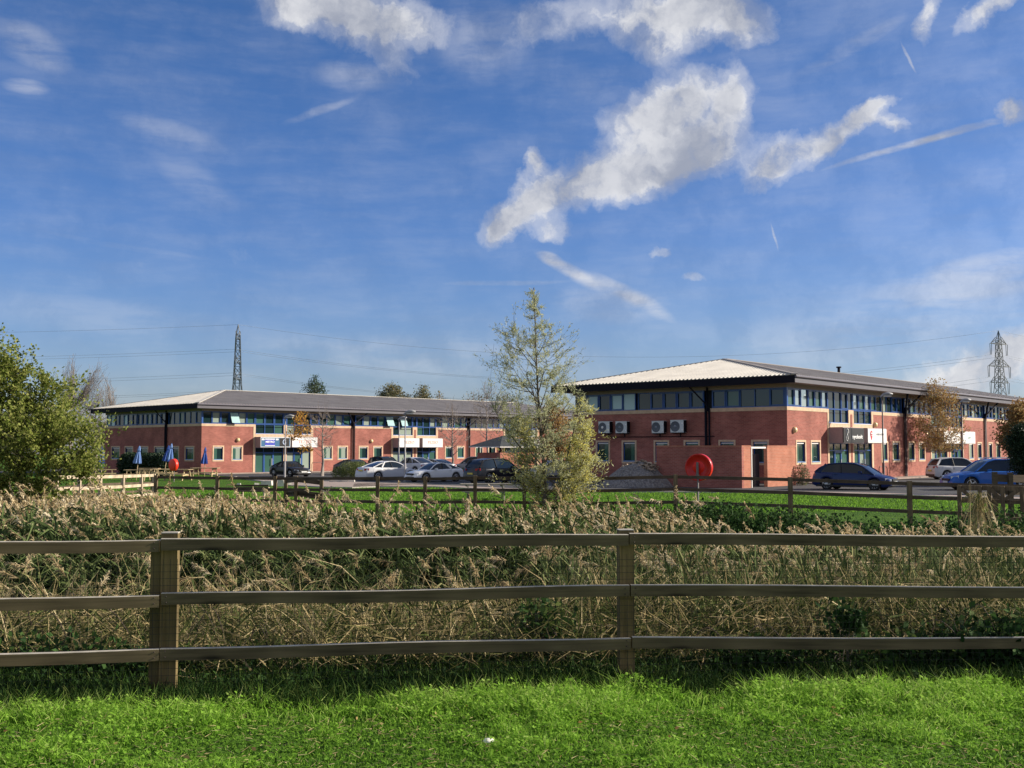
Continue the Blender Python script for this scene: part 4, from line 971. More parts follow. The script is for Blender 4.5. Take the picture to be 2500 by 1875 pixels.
M_asph = mat('asphalt', (.045, .045, .048), .9, noise=.25, nscale=1.2, bump=.2); M_pave = mat('block_paving', (.33, .26, .22), .9, noise=.15, nscale=2.5); M_kerb = mat('kerb_stone', (.42, .39, .34), .85, noise=.1)
def sheet(name, P, off, m):
    mb = MB(); mb.add([(x, y, plane_z(x, y) + off) for x, y in P], [tuple(range(len(P)))]); o = mb.build(name, m); o['kind'] = 'structure'; return o
EDGE = [(560, 1167.5), (640, 1176), (700, 1186), (790, 1190.5), (860, 1192), (925, 1189.5), (1060, 1190), (1200, 1196.5), (1420, 1202), (1880, 1204), (2050, 1207), (2200, 1211), (2400, 1218), (2600, 1226)]
E0 = [gnd(u, v).xy for u, v in EDGE]
E0 = [Vector((E0[0].x - .3, E0[0].y + 3))] + E0
def offset(P, d):
    out = []
    for i, p in enumerate(P):
        t = (P[min(i+1, len(P)-1)] - P[max(i-1, 0)]).normalized(); out.append(p + Vector((-t.y, t.x)) * d)
    return out
far_c = [(140, 60), (140, 190), (-60, 190), (-60, 115), (-31, 104.5)]
def strip_sheet(name, A_, B_, off, m):
    mb = MB(); k = len(A_); mb.add([(p.x, p.y, plane_z(p.x, p.y) + off) for p in A_ + B_], [(i, i+1, k+i+1, k+i) for i in range(k-1)]); o = mb.build(name, m); o['kind'] = 'structure'; return o
E1 = offset(E0, .16); 
def widen(i):
    u = ([0] + [q[0] for q in EDGE])[i]; return float(np.interp(u, [0, 560, 640, 700, 900, 1000, 1080, 1200, 2600], [1.0, 1.2, 3, 7, 8, 4, 1.2, 1.6, 1.6]))
E2 = [p + (q - p).normalized() * (widen(i) + .16) for i, (p, q) in enumerate(zip(E0, E1))]
mb = MB(); k = len(E0); mb.add([(p.x, p.y, plane_z(p.x, p.y) - .05) for p in E0] + [(p.x, p.y, plane_z(p.x, p.y) + .07) for p in E0] + [(p.x, p.y, plane_z(p.x, p.y) + .07) for p in E1] + [(p.x, p.y, plane_z(p.x, p.y) + .0) for p in E1],
   [(j*k+i, j*k+i+1, (j+1)*k+i+1, (j+1)*k+i) for j in range(3) for i in range(k-1)]); o = mb.build('kerb', M_kerb); o['kind'] = 'structure'
strip_sheet('pavement', E1, E2, .05, M_pave)
sheet('car_park', [(p.x, p.y) for p in E1] + far_c, .02, M_asph)
# low raised footway along the facades
for nm, Mw_, L_, W_ in (('footway', MBw, LB, 17), ('footway', MAw, LA, 20)):
    mb = MB(); P = [Mw_ @ Vector(q) for q in ((-.0 if nm else 0, -1.6, 0), (L_, -1.6, 0), (L_, .05, 0), (0, .05, 0))]
    mb.add([(p.x, p.y, plane_z(p.x, p.y) + .03) for p in P] + [(p.x, p.y, plane_z(p.x, p.y) + .12) for p in P], [(4, 5, 6, 7), (0, 1, 5, 4), (3, 0, 4, 7)]); o = mb.build(nm, M_pave); o['kind'] = 'structure'
# markings of the parking bays
mb = MB(); P0 = MAw @ Vector((12, -6, 0)); 
for t in np.arange(4, 44, 2.6):
    a = MAw @ Vector((t, -4.2, 0)); b = MAw @ Vector((t, -9, 0)); d = (b - a).normalized(); n = Vector((-d.y, d.x, 0)) * .05
    mb.add([(q.x, q.y, plane_z(q.x, q.y) + .026) for q in (a - n, a + n, b + n, b - n)], [(0, 1, 2, 3)])
for t in np.arange(3, 40, 2.6):
    a = MBw @ Vector((t, -5.0, 0)); b = MBw @ Vector((t, -9.8, 0)); d = (b - a).normalized(); n = Vector((-d.y, d.x, 0)) * .05
    mb.add([(q.x, q.y, plane_z(q.x, q.y) + .026) for q in (a - n, a + n, b + n, b - n)], [(0, 1, 2, 3)])
o = mb.build('road_marking', mat('line_paint', (.6, .6, .56), .8)); o['kind'] = 'structure'
# pond water between the reeds
mb = MB(); mb.add([(-40, 12.2, -1.42), (40, 12.2, -1.42), (40, 34, -1.42), (-40, 36, -1.42)], [(0, 1, 2, 3)]); o = mb.build('water', mat('pond_water', (.01, .012, .008), .08)); o['kind'] = 'structure'

# ------------------------------------------------------------------ leaf materials
L_alder = leafmat('alder_leaves', [(.08, .12, .02), (.20, .25, .05), (.33, .37, .09), (.46, .46, .15)], .5, .6, .12)
L_willow = leafmat('willow_leaves', [(.28, .31, .15), (.44, .46, .25), (.60, .60, .40), (.56, .54, .15), (.70, .61, .16)], .5, .6, .12)
L_orange = leafmat('orange_leaves', [(.20, .11, .04), (.33, .19, .07), (.45, .29, .11), (.36, .32, .12)], .4)
L_dark = leafmat('evergreen_leaves', [(.008, .022, .010), (.014, .035, .014), (.03, .055, .02)], .15)
L_con = leafmat('conifer_leaves', [(.03, .06, .03), (.06, .10, .045), (.09, .13, .06)], .2)
L_mix = leafmat('far_tree_leaves', [(.12, .14, .07), (.20, .20, .10), (.30, .24, .12)], .3)
L_yel = leafmat('yellow_orange_leaves', [(.55, .25, .04), (.68, .38, .07), (.75, .50, .13)], .4)
L_shrub = leafmat('shrub_leaves', [(.08, .11, .03), (.15, .19, .05), (.25, .27, .09)], .3)
L_reed = leafmat('reed_leaves', [(.03, .05, .018), (.06, .09, .03), (.12, .16, .055), (.31, .30, .13), (.50, .42, .22)], .12, .7, .05)
L_plume = leafmat('reed_plumes', [(.32, .24, .12), (.52, .405, .22), (.68, .56, .35), (.80, .70, .49)], .35, .8, .1)
L_litter = leafmat('dead_reed', [(.04, .055, .018), (.10, .13, .035), (.25, .21, .09), (.44, .34, .17), (.62, .51, .29)], .3, .7, .08)
L_bramble = leafmat('bramble_leaves', [(.012, .03, .010), (.03, .07, .02), (.06, .12, .03), (.14, .17, .05)], .25, .7, .08)
L_grass = leafmat('lawn_leaves', [(.06, .14, .015), (.15, .31, .03), (.26, .48, .05), (.36, .56, .09), (.46, .50, .20)], .45, .6, .12)
M_bark = mat('bark', (.10, .085, .06), .9, noise=.3, nscale=6); M_barkp = mat('pale_bark', (.30, .26, .20), .9, noise=.25, nscale=6); M_twig = mat('twig_grey', (.26, .22, .19), .9, noise=.15)

def smooth_pts(a, b, bend, n=6):
    a = Vector(a); b = Vector(b); m = (a + b) / 2 + Vector(bend); return [(a * (1-t)**2 + m * 2*t*(1-t) + b * t*t) for t in [i / n for i in range(n + 1)]]
def tree(name, label, base, trunk, r0, env, nlimb, ntip, lp, leaf_m, bark, group=None, asc=.6, h0=.25, limb_r=.35, cat='tree', seed=1, twig_r=.010, sub=0, tipr=.003):
    """trunk: relative points; env(n): crown points; lp: (leaves per tip, spread, length, width, var function)"""
    rr = random.Random(seed); r = empty(name, base, 0, label, cat, group); mb = MB(); mr = base[1] / 1065 * .17; tipr = max(tipr, mr * .75); twig_r = max(twig_r, mr * 1.6); T = [Vector(p) for p in trunk]; n = len(T)
    rad = [r0 * (1 - .85 * i / (n - 1)) for i in range(n)]; rad[0] *= 1.3
    mb.tube(T, rad, 9); nodes = []
    def tp(f): k = f * (n - 1); i = min(int(k), n - 2); return T[i].lerp(T[i+1], k - i), r0 * (1 - .85 * f)
    for f in [h0 + (1 - h0) * i / 14 for i in range(15)]: p, q = tp(f); nodes.append((p, q * .6))
    E = env(nlimb * 3); ends = [Vector(p) for p in E]
    for i in range(nlimb):
        f = h0 + (.92 - h0) * ((i + rr.random()) / nlimb); s, q = tp(f); best = None; bc = 1e9
        for e in ends:
            d = e - s; c = abs(d.z - asc * d.xy.length) + rr.random() * d.length * .4
            if d.z > 0 and c < bc: bc = c; best = e
        if best is None: continue
        ends.remove(best); e = s.lerp(best, .8); L = (e - s).length
        pts = smooth_pts(s, e, (0, 0, -L * .14 * (1 if asc > .5 else -.6))); q0 = max(min(q * .6, max(.012, L * .016)) * (1 + limb_r * .5), mr * 2)
        mb.tube(pts, [q0 * (1 - .8 * k / 6) for k in range(7)], 6)
        for k, p in enumerate(pts[1:]): nodes.append((p, q0 * (1 - .8 * (k + 1) / 6)))
    NP = np.array([tuple(p) for p, _ in nodes]); tips = env(ntip); P = []; D = []
    for t in tips:
        d = NP - t; dist = np.linalg.norm(d, axis=1); c = dist + 1.6 * np.maximum(0, d[:, 2] + .25 * dist * (asc > .5)); j = int(np.argmin(c)); s = Vector(NP[j]); e = Vector(t); L = (e - s).length
        if L < .02: continue
        pts = smooth_pts(s, e, (rr.uniform(-.1, .1) * L, rr.uniform(-.1, .1) * L, -L * .12 if asc > .5 else L * .1), 3)
        tr = max(min(twig_r, nodes[j][1]), mr); mb.tube(pts, [tr, tr * .75, tr * .5, tipr], 4, cap=False)
        segs = [(pts, L)]
        for q in range(sub):
            b = pts[1 + rr.randrange(3)]; dr = (e - s).normalized() * .8 + Vector((rr.gauss(0, .5), rr.gauss(0, .5), rr.gauss(.25, .4))); l2 = rr.uniform(.25, .6) * min(L, 1.2) * (1.0 if lp[1] < 1 else 1.6)
            q2 = [b, b + dr * l2 * .5, b + dr * l2 + Vector((0, 0, l2 * .1))]; mb.tube(q2, [tr * .45, tr * .35, tipr * .8], 3, cap=False); segs.append((q2, l2))
        for sg, L2 in segs:
            m = int(lp[0] * (.4 + rr.random() * 1.2) / (1 + sub * .55)); 
            for _ in range(m):
                f = rr.uniform(.25, 1.05) * (len(sg) - 1); i = min(int(f), len(sg) - 2); pp = sg[i].lerp(sg[i+1], f - i); dd = (sg[i+1] - sg[i]).normalized()
                P.append(pp + Vector((rr.gauss(0, lp[1]), rr.gauss(0, lp[1]), rr.gauss(0, lp[1])))); D.append(dd)
    mb.build('trunk', bark, r)
    if P:
        P = np.array([tuple(p) for p in P]); D = np.array([tuple(d) for d in D]) * .9 + rng.normal(size=P.shape) * .6
        N = len(P); V = leaves(P, D, lp[2] * rng.uniform(.6, 1.2, N), lp[3] * rng.uniform(.7, 1.2, N)); npmesh('crown', V, leaf_m, r, var=lp[4](P))
    return r
def rv(lo, hi): return lambda P: rng.uniform(lo, hi, len(P))
def env_prof(zs, Ls, Rs, depth=1.0, hollow=.0, power=.5):
    zs, Ls, Rs = map(np.array, (zs, Ls, Rs)); w = (Ls + Rs) / 2
    def f(n):
        zz = rng.uniform(zs[0], zs[-1], n * 6); ww = np.interp(zz, zs, w); zz = zz[rng.random(n * 6) < (ww / w.max())][:n]; n2 = len(zz)
        ph = rng.uniform(0, 2 * PI, n2); q = np.maximum(hollow, rng.random(n2) ** power); c, s = np.cos(ph), np.sin(ph)
        Rr = np.where(c > 0, np.interp(zz, zs, Rs), np.interp(zz, zs, Ls)); Rd = np.interp(zz, zs, w) * depth
        return np.stack([Rr * c * q, Rd * s * q, zz], 1)
    return f
def env_blobs(bl, hollow=.3):
    """bl: (x, y, z, rx, ry, rz)"""
    B_ = np.array(bl, float); vol = np.prod(B_[:, 3:], 1) ** .75; vol /= vol.sum()
    def f(n):
        i = rng.choice(len(B_), n, p=vol); d = unit(rng.normal(size=(n, 3))); q = rng.uniform(hollow ** 3, 1, n) ** (1 / 3)
        return B_[i, :3] + d * q[:, None] * B_[i, 3:]
    return f

# ---- the willow in the middle
Yw = 33.6; k = Yw / F; bw_ = at(1330, 1238, Yw); zb = float(gz(bw_.x, Yw)); wb = Vector((bw_.x, Yw, zb))
def wz(v): return at(1330, v, Yw).z - zb
vv = [1215, 1180, 1140, 1080, 1030, 985, 940, 890, 840, 800, 765, 735, 700]
Lf = [14, 40, 70, 88, 108, 138, 130, 117, 109, 93, 69, 30, 6]; Rt = [70, 100, 120, 122, 124, 110, 104, 112, 102, 58, 38, 25, 6]
WP0 = env_prof([wz(v) for v in vv], [a * k for a in Lf], [b * k for b in Rt], .85, .12)
def WP(n):
    p = WP0(n); p[:, 0] += np.interp(p[:, 2], [q[2] for q in tw], [q[0] for q in tw]); return p
def wvar(P):
    low = np.clip((3.6 - P[:, 2]) / 3.2, 0, 1) * np.clip((P[:, 0] + 1.3) / 1.2, 0, 1); return np.clip(rng.uniform(.0, .55, len(P)) + low * rng.uniform(.15, .5, len(P)), 0, 1)
tw = [(0, 0, 0), (.0, 0, .9), (-.05, 0, 1.9), (-.16, 0, 3.2), (-.22, 0, 4.2), (-.27, 0, 5.3), (-.33, 0, wz(702))]
tree('willow_tree', 'slender grey green willow with feathery upright branches standing in front of the far fence', wb, tw, .075, WP, 46, 340, (32, .03, .12, .022, wvar), L_willow, M_bark, asc=1.2, h0=.12, twig_r=.010, sub=3, seed=4)
def lowmass(n):
    f = env_blobs([(.55, 0, 1.3, .75, .6, .8), (.95, .1, 2.3, .55, .5, .8), (.35, 0, .8, .6, .5, .5), (1.15, 0, 1.5, .45, .4, .5), (.95, 0, 3.2, .42, .4, .7), (-.75, 0, 1.3, .6, .5, .6), (-1.05, 0, 2.2, .6, .5, .6), (-.5, 0, .8, .5, .5, .4), (-1.1, 0, 3.0, .6, .5, .5)], .2); return f(n)
tree('willow_tree', 'low bushy yellow green willow stems around the foot of the slender willow', wb + Vector((.25, .12, 0)), [(0, 0, 0), (.15, 0, .9), (.45, 0, 1.9), (.7, 0, 2.9), (.85, 0, 3.7)], .045, lowmass, 24, 250, (36, .05, .11, .03, rv(.35, 1)), L_willow, M_bark, asc=.9, h0=.1, sub=3, seed=9)
# ---- leafy tree at the left
Yl = 30; kl = Yl / F; bl_ = at(62, 1200, Yl); zb = float(gz(bl_.x, Yl)); lb_ = Vector((bl_.x, Yl, zb))
def B3(u, v, ru, rv_, d=0): p = at(u, v + 14, Yl); return (p.x - lb_.x, d, p.z - zb, ru * kl, ru * kl * .9, rv_ * kl)
LE = env_blobs([B3(-60, 930, 110, 150), B3(40, 920, 70, 85), B3(-10, 860, 45, 50), B3(110, 980, 75, 70, .4), B3(125, 900, 24, 40), B3(150, 930, 36, 45), B3(60, 1050, 120, 90, -.4), B3(170, 1030, 75, 65), B3(215, 1060, 45, 40), B3(180, 1110, 60, 45, -.3), B3(230, 1130, 38, 22), B3(90, 1140, 70, 45), B3(0, 1140, 90, 60), B3(110, 1180, 60, 40), B3(-20, 1190, 70, 40)], .15)
tree('leafy_tree', 'dense leafy green tree filling the left edge above the reeds', lb_, [(0, 0, 0), (-.05, 0, 1.0), (-.15, .1, 2.0), (-.3, .1, 3.0), (-.5, 0, 4.0), (-.55, 0, 5.3)], .11, LE, 34, 760, (30, .08, .095, .075, rv(0, 1)), L_alder, M_bark, asc=.7, h0=.15, sub=1, seed=2)
# ---- trees in the car park and beyond
def simple_tree(name, label, u, Y, vtop, vbot, wl, wr, trunk_r, nl, nt, lp, lm, bark, vb=None, group=None, seed=1, sub=2, asc=.9, twig=.02, h0=.3, skew=0, tipr=.006, pw=.45, hollow=.15, tf=.97):
    p = on(u, Y) if vb is None else Vector((on(u, Y).x, Y, at(u, vb, Y).z)); kk = Y / F; H = at(u, vtop, Y).z - p.z; zc = at(u, vbot, Y).z - p.z
    zs = [zc + (H - zc) * f for f in (0, .12, .3, .5, .7, .86, 1)]; sh = [.35, .8, 1, .95, .72, .42, .05]
    e = env_prof(zs, [wl * kk * s for s in sh], [wr * kk * s for s in sh], .9, hollow, pw)
    return tree(name, label, p, [(0, 0, 0), (.012 * H, 0, H * .25 * tf), (skew * .3, 0, H * .5 * tf), (skew * .6, 0, H * .75 * tf), (skew, 0, H * tf)], trunk_r, e, nl, nt, lp, lm, bark, group, asc=asc, h0=h0, sub=sub, seed=seed, twig_r=twig, tipr=tipr)
none = (0, .1, .1, .1, rv(0, 1))
simple_tree('street_tree', 'nearly bare street tree with a few orange leaves, by the leftmost white sign', 787, 93, 988, 1100, 58, 40, .13, 22, 150, none, L_yel, M_twig, seed=5, sub=3, tf=.8, twig=.022, group='street trees')
# its last orange leaves
tr = [o for o in bpy.data.objects if o.name.startswith('street_tree')][0]
cl = env_blobs([(-1.9, 0, 4.2, .9, .7, 1.0), (-2.6, 0, 3.6, .7, .6, .5), (-1.5, 0, 2.4, .7, .6, .45), (-2.0, 0, 5.2, .7, .5, .6)], 0); P = cl(620); npmesh('crown', leaves(P, rng.normal(size=P.shape) + [0, 0, -.6], rng.uniform(.12, .28, len(P)), rng.uniform(.08, .17, len(P))), L_yel, tr, var=rng.random(len(P)))
simple_tree('street_tree', 'bare street tree left of the brick shelter', 1104, 99, 985, 1090, 44, 48, .13, 22, 150, none, L_yel, M_twig, seed=6, sub=3, tf=.8, twig=.022, group='street trees')
simple_tree('street_tree', 'bare pale street tree behind the left side of the willow', 1188, 104, 930, 1070, 40, 45, .13, 20, 150, none, L_yel, M_twig, seed=7, sub=3, tf=.8, twig=.025, group='street trees')
simple_tree('street_tree', 'orange leaved tree glimpsed through the willow', 1352, 96, 985, 1120, 52, 44, .13, 14, 90, (40, .28, .22, .16, rv(.1, .9)), L_orange, M_twig, seed=8, sub=1, group='street trees')
simple_tree('street_tree', 'orange brown street tree with pale trunk in front of the right hand building', 2290, 82, 925, 1105, 84, 84, .10, 26, 240, (23, .16, .14, .10, rv(0, 1)), L_orange, M_barkp, seed=10, sub=2, twig=.016, h0=.28, group='street trees', pw=.6)
simple_tree('orange_tree', 'orange leaved tree at the right edge above the dark evergreen', 2500, 62, 985, 1100, 62, 60, .14, 14, 190, (60, .18, .15, .11, rv(0, .9)), L_orange, M_bark, seed=12, sub=1)
def evg(n): return env_blobs([(0, 0, 2.1, .95, .9, 1.2), (.3, 0, 1.4, 1.0, .8, 1.0), (-.2, 0, 2.6, .7, .7, .7), (.9, 0, 2.2, .9, .8, 1.3)], .55)(n)
pE = on(2502, 50); tree('evergreen_bush', 'dark rounded evergreen at the right edge behind the blue car', pE, [(0, 0, 0), (0, 0, 1), (0, 0, 2), (0, 0, 3.2)], .1, evg, 14, 260, (90, .11, .09, .06, rv(0, 1)), L_dark, M_bark, asc=.5, h0=.1, sub=0, seed=13, cat='bush')
# behind the left hand building
simple_tree('conifer_tree', 'dark green conifer top showing above the grey roof', 766, 170, 916, 985, 36, 30, .25, 14, 100, (26, .25, .28, .14, rv(0, 1)), L_con, M_bark, seed=14, sub=0, twig=.04, vb=1110, asc=.3)
for i, (u, vt, wl, wr, lb, mt, lv) in enumerate([(955, 940, 38, 42, 'olive leafed tree top above the middle of the grey roof', L_mix, 30), (1030, 944, 28, 26, 'tan sparse tree top above the grey roof, right of the olive one', L_mix, 16), (1073, 958, 26, 20, 'faint bare tree top just right of the tan one', L_mix, 3), (1155, 955, 32, 40, 'bare tree top at the left edge of the willow crown', L_mix, 3), (1240, 958, 45, 45, 'distant bare tree behind the willow above the roof line', L_mix, 5)]):
    simple_tree('far_tree', lb, u, 178, vt, 1010, wl, wr, .25, 14, 110, (lv, .35, .32, .2, rv(0, 1)), mt, M_twig, seed=20 + i, sub=3, twig=.05, vb=1115, group='trees beyond the left hand building', tipr=.02)
simple_tree('bare_tree', 'large bare grey tree behind the leafy tree, left of the left hand building', 232, 125, 892, 1080, 62, 58, .3, 40, 520, none, L_mix, M_twig, seed=31, sub=5, tf=.55, twig=.04, group='bare trees at the left', tipr=.012)
simple_tree('bare_tree', 'smaller bare grey tree just inside the leafy tree outline', 170, 128, 878, 1080, 40, 30, .25, 26, 300, none, L_mix, M_twig, seed=32, sub=5, tf=.55, twig=.04, group='bare trees at the left', tipr=.012)
for i, (u, vt) in enumerate([(40, 1000), (120, 985), (290, 1010), (-60, 990)]):
    simple_tree('far_tree', ['distant scrubby tree low behind the leafy tree trunk', 'distant scrubby tree between the leafy tree and the bare trees', 'distant scrubby tree close to the eaves of the left hand building', 'distant scrubby tree beyond the left edge'][i], u, 150, vt, 1095, 60, 60, .25, 12, 120, (40, .4, .34, .24, rv(0, 1)), L_mix, M_twig, seed=40 + i, sub=1, twig=.04, group='scrub beyond the left lawn')
# hedge and shrubs
def leafmass(name, label, base, blobs, n, L_, W_, lm, cat, var=(0, 1), hollow=.6, group=None, stems=6, gauss=0):
    r = empty(name, base, 0, label, cat, group); P = env_blobs(blobs, hollow)(n)
    if gauss: bb = np.array(blobs, float)[rng.integers(0, len(blobs), n)]; P = bb[:, :3] + np.clip(rng.normal(size=(n, 3)), -2.3, 2.3) * bb[:, 3:] * gauss
    P = P[P[:, 2] > -.05]; D = rng.normal(size=P.shape) + [0, 0, .5]
    npmesh('foliage', leaves(P, D, L_ * rng.uniform(.6, 1.3, len(P)), W_ * rng.uniform(.6, 1.3, len(P))), lm, r, var=rng.uniform(*var, len(P)))
    mb = MB(); rr = random.Random(n)
    for i in range(stems): b = blobs[i % len(blobs)]; mb.tube([(b[0] * .6, b[1] * .6, -.1), (b[0] + rr.uniform(-.5, .5) * b[3], b[1] + rr.uniform(-.5, .5) * b[4], b[2] + b[5] * .6)], [.006, .003] if gauss else [.02, .006], 5)
    mb.build('stem', M_bark, r); return r
p0 = on(358, 97); leafmass('hedge', 'dark clipped hedge against the shaded end wall behind the parasols', p0, [(x, -x * .93, 1.0, .9, .9, 1.05) for x in np.arange(-2.6, 2.7, .65)], 15000, .20, .14, L_dark, 'hedge', hollow=.7)
p0 = on(857, 85); leafmass('round_shrub', 'rounded green shrub in front of the dark grey saloon', p0, [(0, 0, .6, 1.1, .8, .75), (-.9, 0, .4, .7, .6, .5), (.6, 0, .7, .9, .7, .7)], 5200, .13, .04, L_shrub, 'shrub', hollow=.5)
p0 = on(1132, 92); leafmass('round_shrub', 'low green shrub under the nose of the silver off roader', p0, [(0, 0, .3, .4, .4, .4)], 700, .12, .05, L_shrub, 'shrub', hollow=.3)
p0 = on(1157, 91); leafmass('round_shrub', 'low green shrub against the brick shelter wall', p0, [(0, 0, .3, .7, .5, .4)], 900, .12, .05, L_shrub, 'shrub', hollow=.3)
p0 = on(1938, 62.2); leafmass('climbing_plant', 'pale climbing plant on the brick wall right of the enclosure', p0 + Vector((.9, 1.6, 0)), [(0, 0, .6, .45, .3, .75)], 900, .12, .05, L_mix, 'climber', hollow=.2)
p0 = on(120, 33.5); p0.z = float(gz(p0.x, p0.y)); leafmass('tall_grass_clump', 'pale green tall grass beside the foot of the leafy tree', p0, [(0, 0, .9, 1.3, .8, .9), (-1.2, 0, .7, .9, .7, .7)], 4200, .34, .018, L_shrub, 'grass clump', hollow=0)
# ------------------------------------------------------------------ reeds
L_darkgrass = leafmat('shade_tinted_grass', [(.008, .022, .006), (.02, .05, .008), (.04, .085, .014), (.12, .15, .04)], .2, .7, .08)  # greens darkened to carry the shade under the fence
def frustum(n, y0, y1, margin=.6, u0=-60, u1=2560, pw=1.0):
    y = y0 + (y1 - y0) * rng.random(n) ** pw; u = rng.uniform(u0, u1, n); return (u - CU) / F * y, y, u
def reed_bed(name, n, y0, y1, top_fn, nleaf, nplume, plen, label=None, dens=None, stemw=.006, leafw=.013, pl_w=.007, pprob=.8, up=True, gmin=0, gmax=.75, pw=1.0, u0=-80, u1=2580, fmin=.5, wind=.45, zr=(.2, 1.3)):
    x, y, u = frustum(n, y0, y1, u0=u0, u1=u1, pw=pw)
    keep = rng.random(n) < (dens(u, y) if dens else 1); x, y, u = x[keep], y[keep], u[keep]; n = len(x)
    if fmin < 0: fm = np.repeat(np.interp(u, [1350, 1700], [.74, .35]), nleaf)
    else: fm = np.full(n * nleaf, fmin)
    zb = gz(x, y); zt = top_fn(u, y) + rng.normal(0, .13, n); lean = rng.normal([-.10, 0], [.16, .12], size=(n, 2)); H = np.maximum(.4, zt - zb)
    B_ = np.stack([x, y, zb], 1); T_ = np.stack([x + lean[:, 0] * H * .6, y + lean[:, 1] * H * .6, zt], 1); Mi = (B_ + T_) / 2 + np.stack([-lean[:, 0] * H * .12, -lean[:, 1] * H * .12, 0 * H], 1)
    parts = [strips(B_, Mi, T_, np.full(n, stemw))]; var = [np.tile(rng.uniform(.35, 1, n) if fmin >= 0 else np.where(rng.random(n) < .12, .8, rng.uniform(0, .3, n)), 2)]
    # leaves
    m = n * nleaf; i = np.repeat(np.arange(n), nleaf); f = (fm + (.98 - fm) * rng.random(m))[:, None]; P = B_[i] * (1 - f) + T_[i] * f
    ph = rng.uniform(0, 2 * PI, m); dr = np.stack([np.cos(ph) - wind, np.sin(ph) * .8, rng.uniform(*zr, m)], 1); dr = unit(dr); Ln = rng.uniform(.22, .55, m)[:, None]
    P1 = P + dr * Ln * .55; P2 = P1 + (dr * [1, 1, 0] * .6 + [0, 0, -.25]) * Ln * rng.uniform(.5, 1.1, m)[:, None]
    parts.append(strips(P, P1, P2, rng.uniform(.6, 1.4, m) * leafw)); var.append(np.tile(np.clip(rng.uniform(gmin, gmax, m) + (f[:, 0] < .35) * .35, 0, 1), 2))
    o = npmesh(name, np.concatenate(parts), L_reed, var=np.concatenate(var)); tag(o, kind='stuff')
    # plumes
    k = rng.random(n) < pprob; T2 = T_[k]; n2 = len(T2); i = np.repeat(np.arange(n2), nplume); m = n2 * nplume; f = rng.random(m)[:, None]
    side = unit(np.stack([rng.normal(-.5, .45, n2), rng.normal(0, .35, n2), rng.uniform(.1 if up else -.5, 1.3 if up else .8, n2)], 1)); Lp = rng.uniform(.7, 1.3, n2)[:, None] * plen
    Pa = T2[i] + side[i] * Lp[i] * f * .9; spread = rng.normal(size=(m, 3)) * .42; dd = unit(side[i] * 1.0 + spread + [-.1, 0, -.1]); l2 = Lp[i] * (.50 - .30 * f) * rng.uniform(.6, 1.2, m)[:, None]
    Pb = Pa + dd * l2 * .55; Pc = Pb + (dd * .7 + [0, 0, -.7]) * l2 * .5
    q = npmesh('reed_plumes', strips(Pa, Pb, Pc, np.full(m, pl_w)), L_plume, var=np.tile(np.clip(rng.uniform(0, .7, n2)[i] + rng.uniform(-.1, .35, m), 0, 1), 2)); tag(q, kind='stuff')
    return o
vtop = [1245, 1240, 1258, 1285, 1300, 1275, 1268, 1270, 1285, 1335, 1345, 1335, 1260, 1330]; utop = [0, 300, 600, 800, 1000, 1250, 1400, 1600, 1720, 1800, 1950, 2300, 2385, 2480]
def ztop(vfn, yref): return None
def topfar(u, y):                                     # canopy surface of the bed, metres
    v = np.interp(u, utop, vtop); z30 = CZ - (v - 1092) / F * 30; z14 = np.interp(u, [0, 700, 1300, 1700, 2500], [.50, .50, .48, .36, .26])
    t = ss(15, 30, y); return np.minimum(z14 * (1 - t) + z30 * t, .95)
dens_far = lambda u, y: np.where(u > 1740, np.where(y < 19, .8, 0.0), 1.0) * np.where((u > 860) & (u < 1080) & (y > 27), .25, 1.0)
reed_bed('reed_bed', 1500, 20, 33, topfar, 3, 26, .36, stemw=.008, leafw=.03, pl_w=.028, pprob=1, u1=760)
reed_bed('reed_bed', 9500, 14.2, 34.0, topfar, 12, 16, .27, dens=dens_far, stemw=.008, leafw=.030, pl_w=.026, pprob=.5, gmax=.5, fmin=-1, wind=.9)
# dense front edge of the bed, whose leaves keep the sun off the stems below
reed_bed('reed_bed', 4200, 14.3, 18.5, topfar, 12, 12, .26, stemw=.006, leafw=.028, pl_w=.018, pprob=.10, gmax=.5, fmin=-1, wind=.9, u1=1750)
# the front rank, in shade, with gaps
reed_bed('reed_bed', 1300, 12.6, 15.2, lambda u, y: np.interp(u, [0, 1300, 1700, 2500], [.50, .48, .38, .30]), 8, 30, .26, stemw=.006, leafw=.018, pl_w=.009, pprob=.35, gmax=.6, fmin=-1, up=False, dens=lambda u, y: np.where(u > 1400, 1, .6))
reed_bed('reed_bed', 230, 10.6, 12.6, lambda u, y: rng.uniform(-.35, .45, len(u)), 3, 60, .30, up=False, stemw=.007, leafw=.016, pl_w=.008, pprob=.85, u1=1500, gmin=.2, gmax=.9)
reed_bed('reed_bed', 1500, 9.9, 13.0, lambda u, y: rng.uniform(-.1, .58, len(u)), 12, 30, .24, fmin=.1, up=False, wind=.2, zr=(1.0, 4.0), stemw=.007, leafw=.017, pl_w=.007, pprob=.2, u0=1350, gmin=.1, gmax=.75)
# tall seed heads that break the skyline of the bed
reed_bed('reed_bed', 130, 24, 34, lambda u, y: CZ - (np.interp(u, [0, 500, 1000, 1740], [1205, 1210, 1245, 1235]) - 1092) / F * y, 3, 26, .40, stemw=.012, leafw=.028, pl_w=.026, pprob=1, u1=1760)
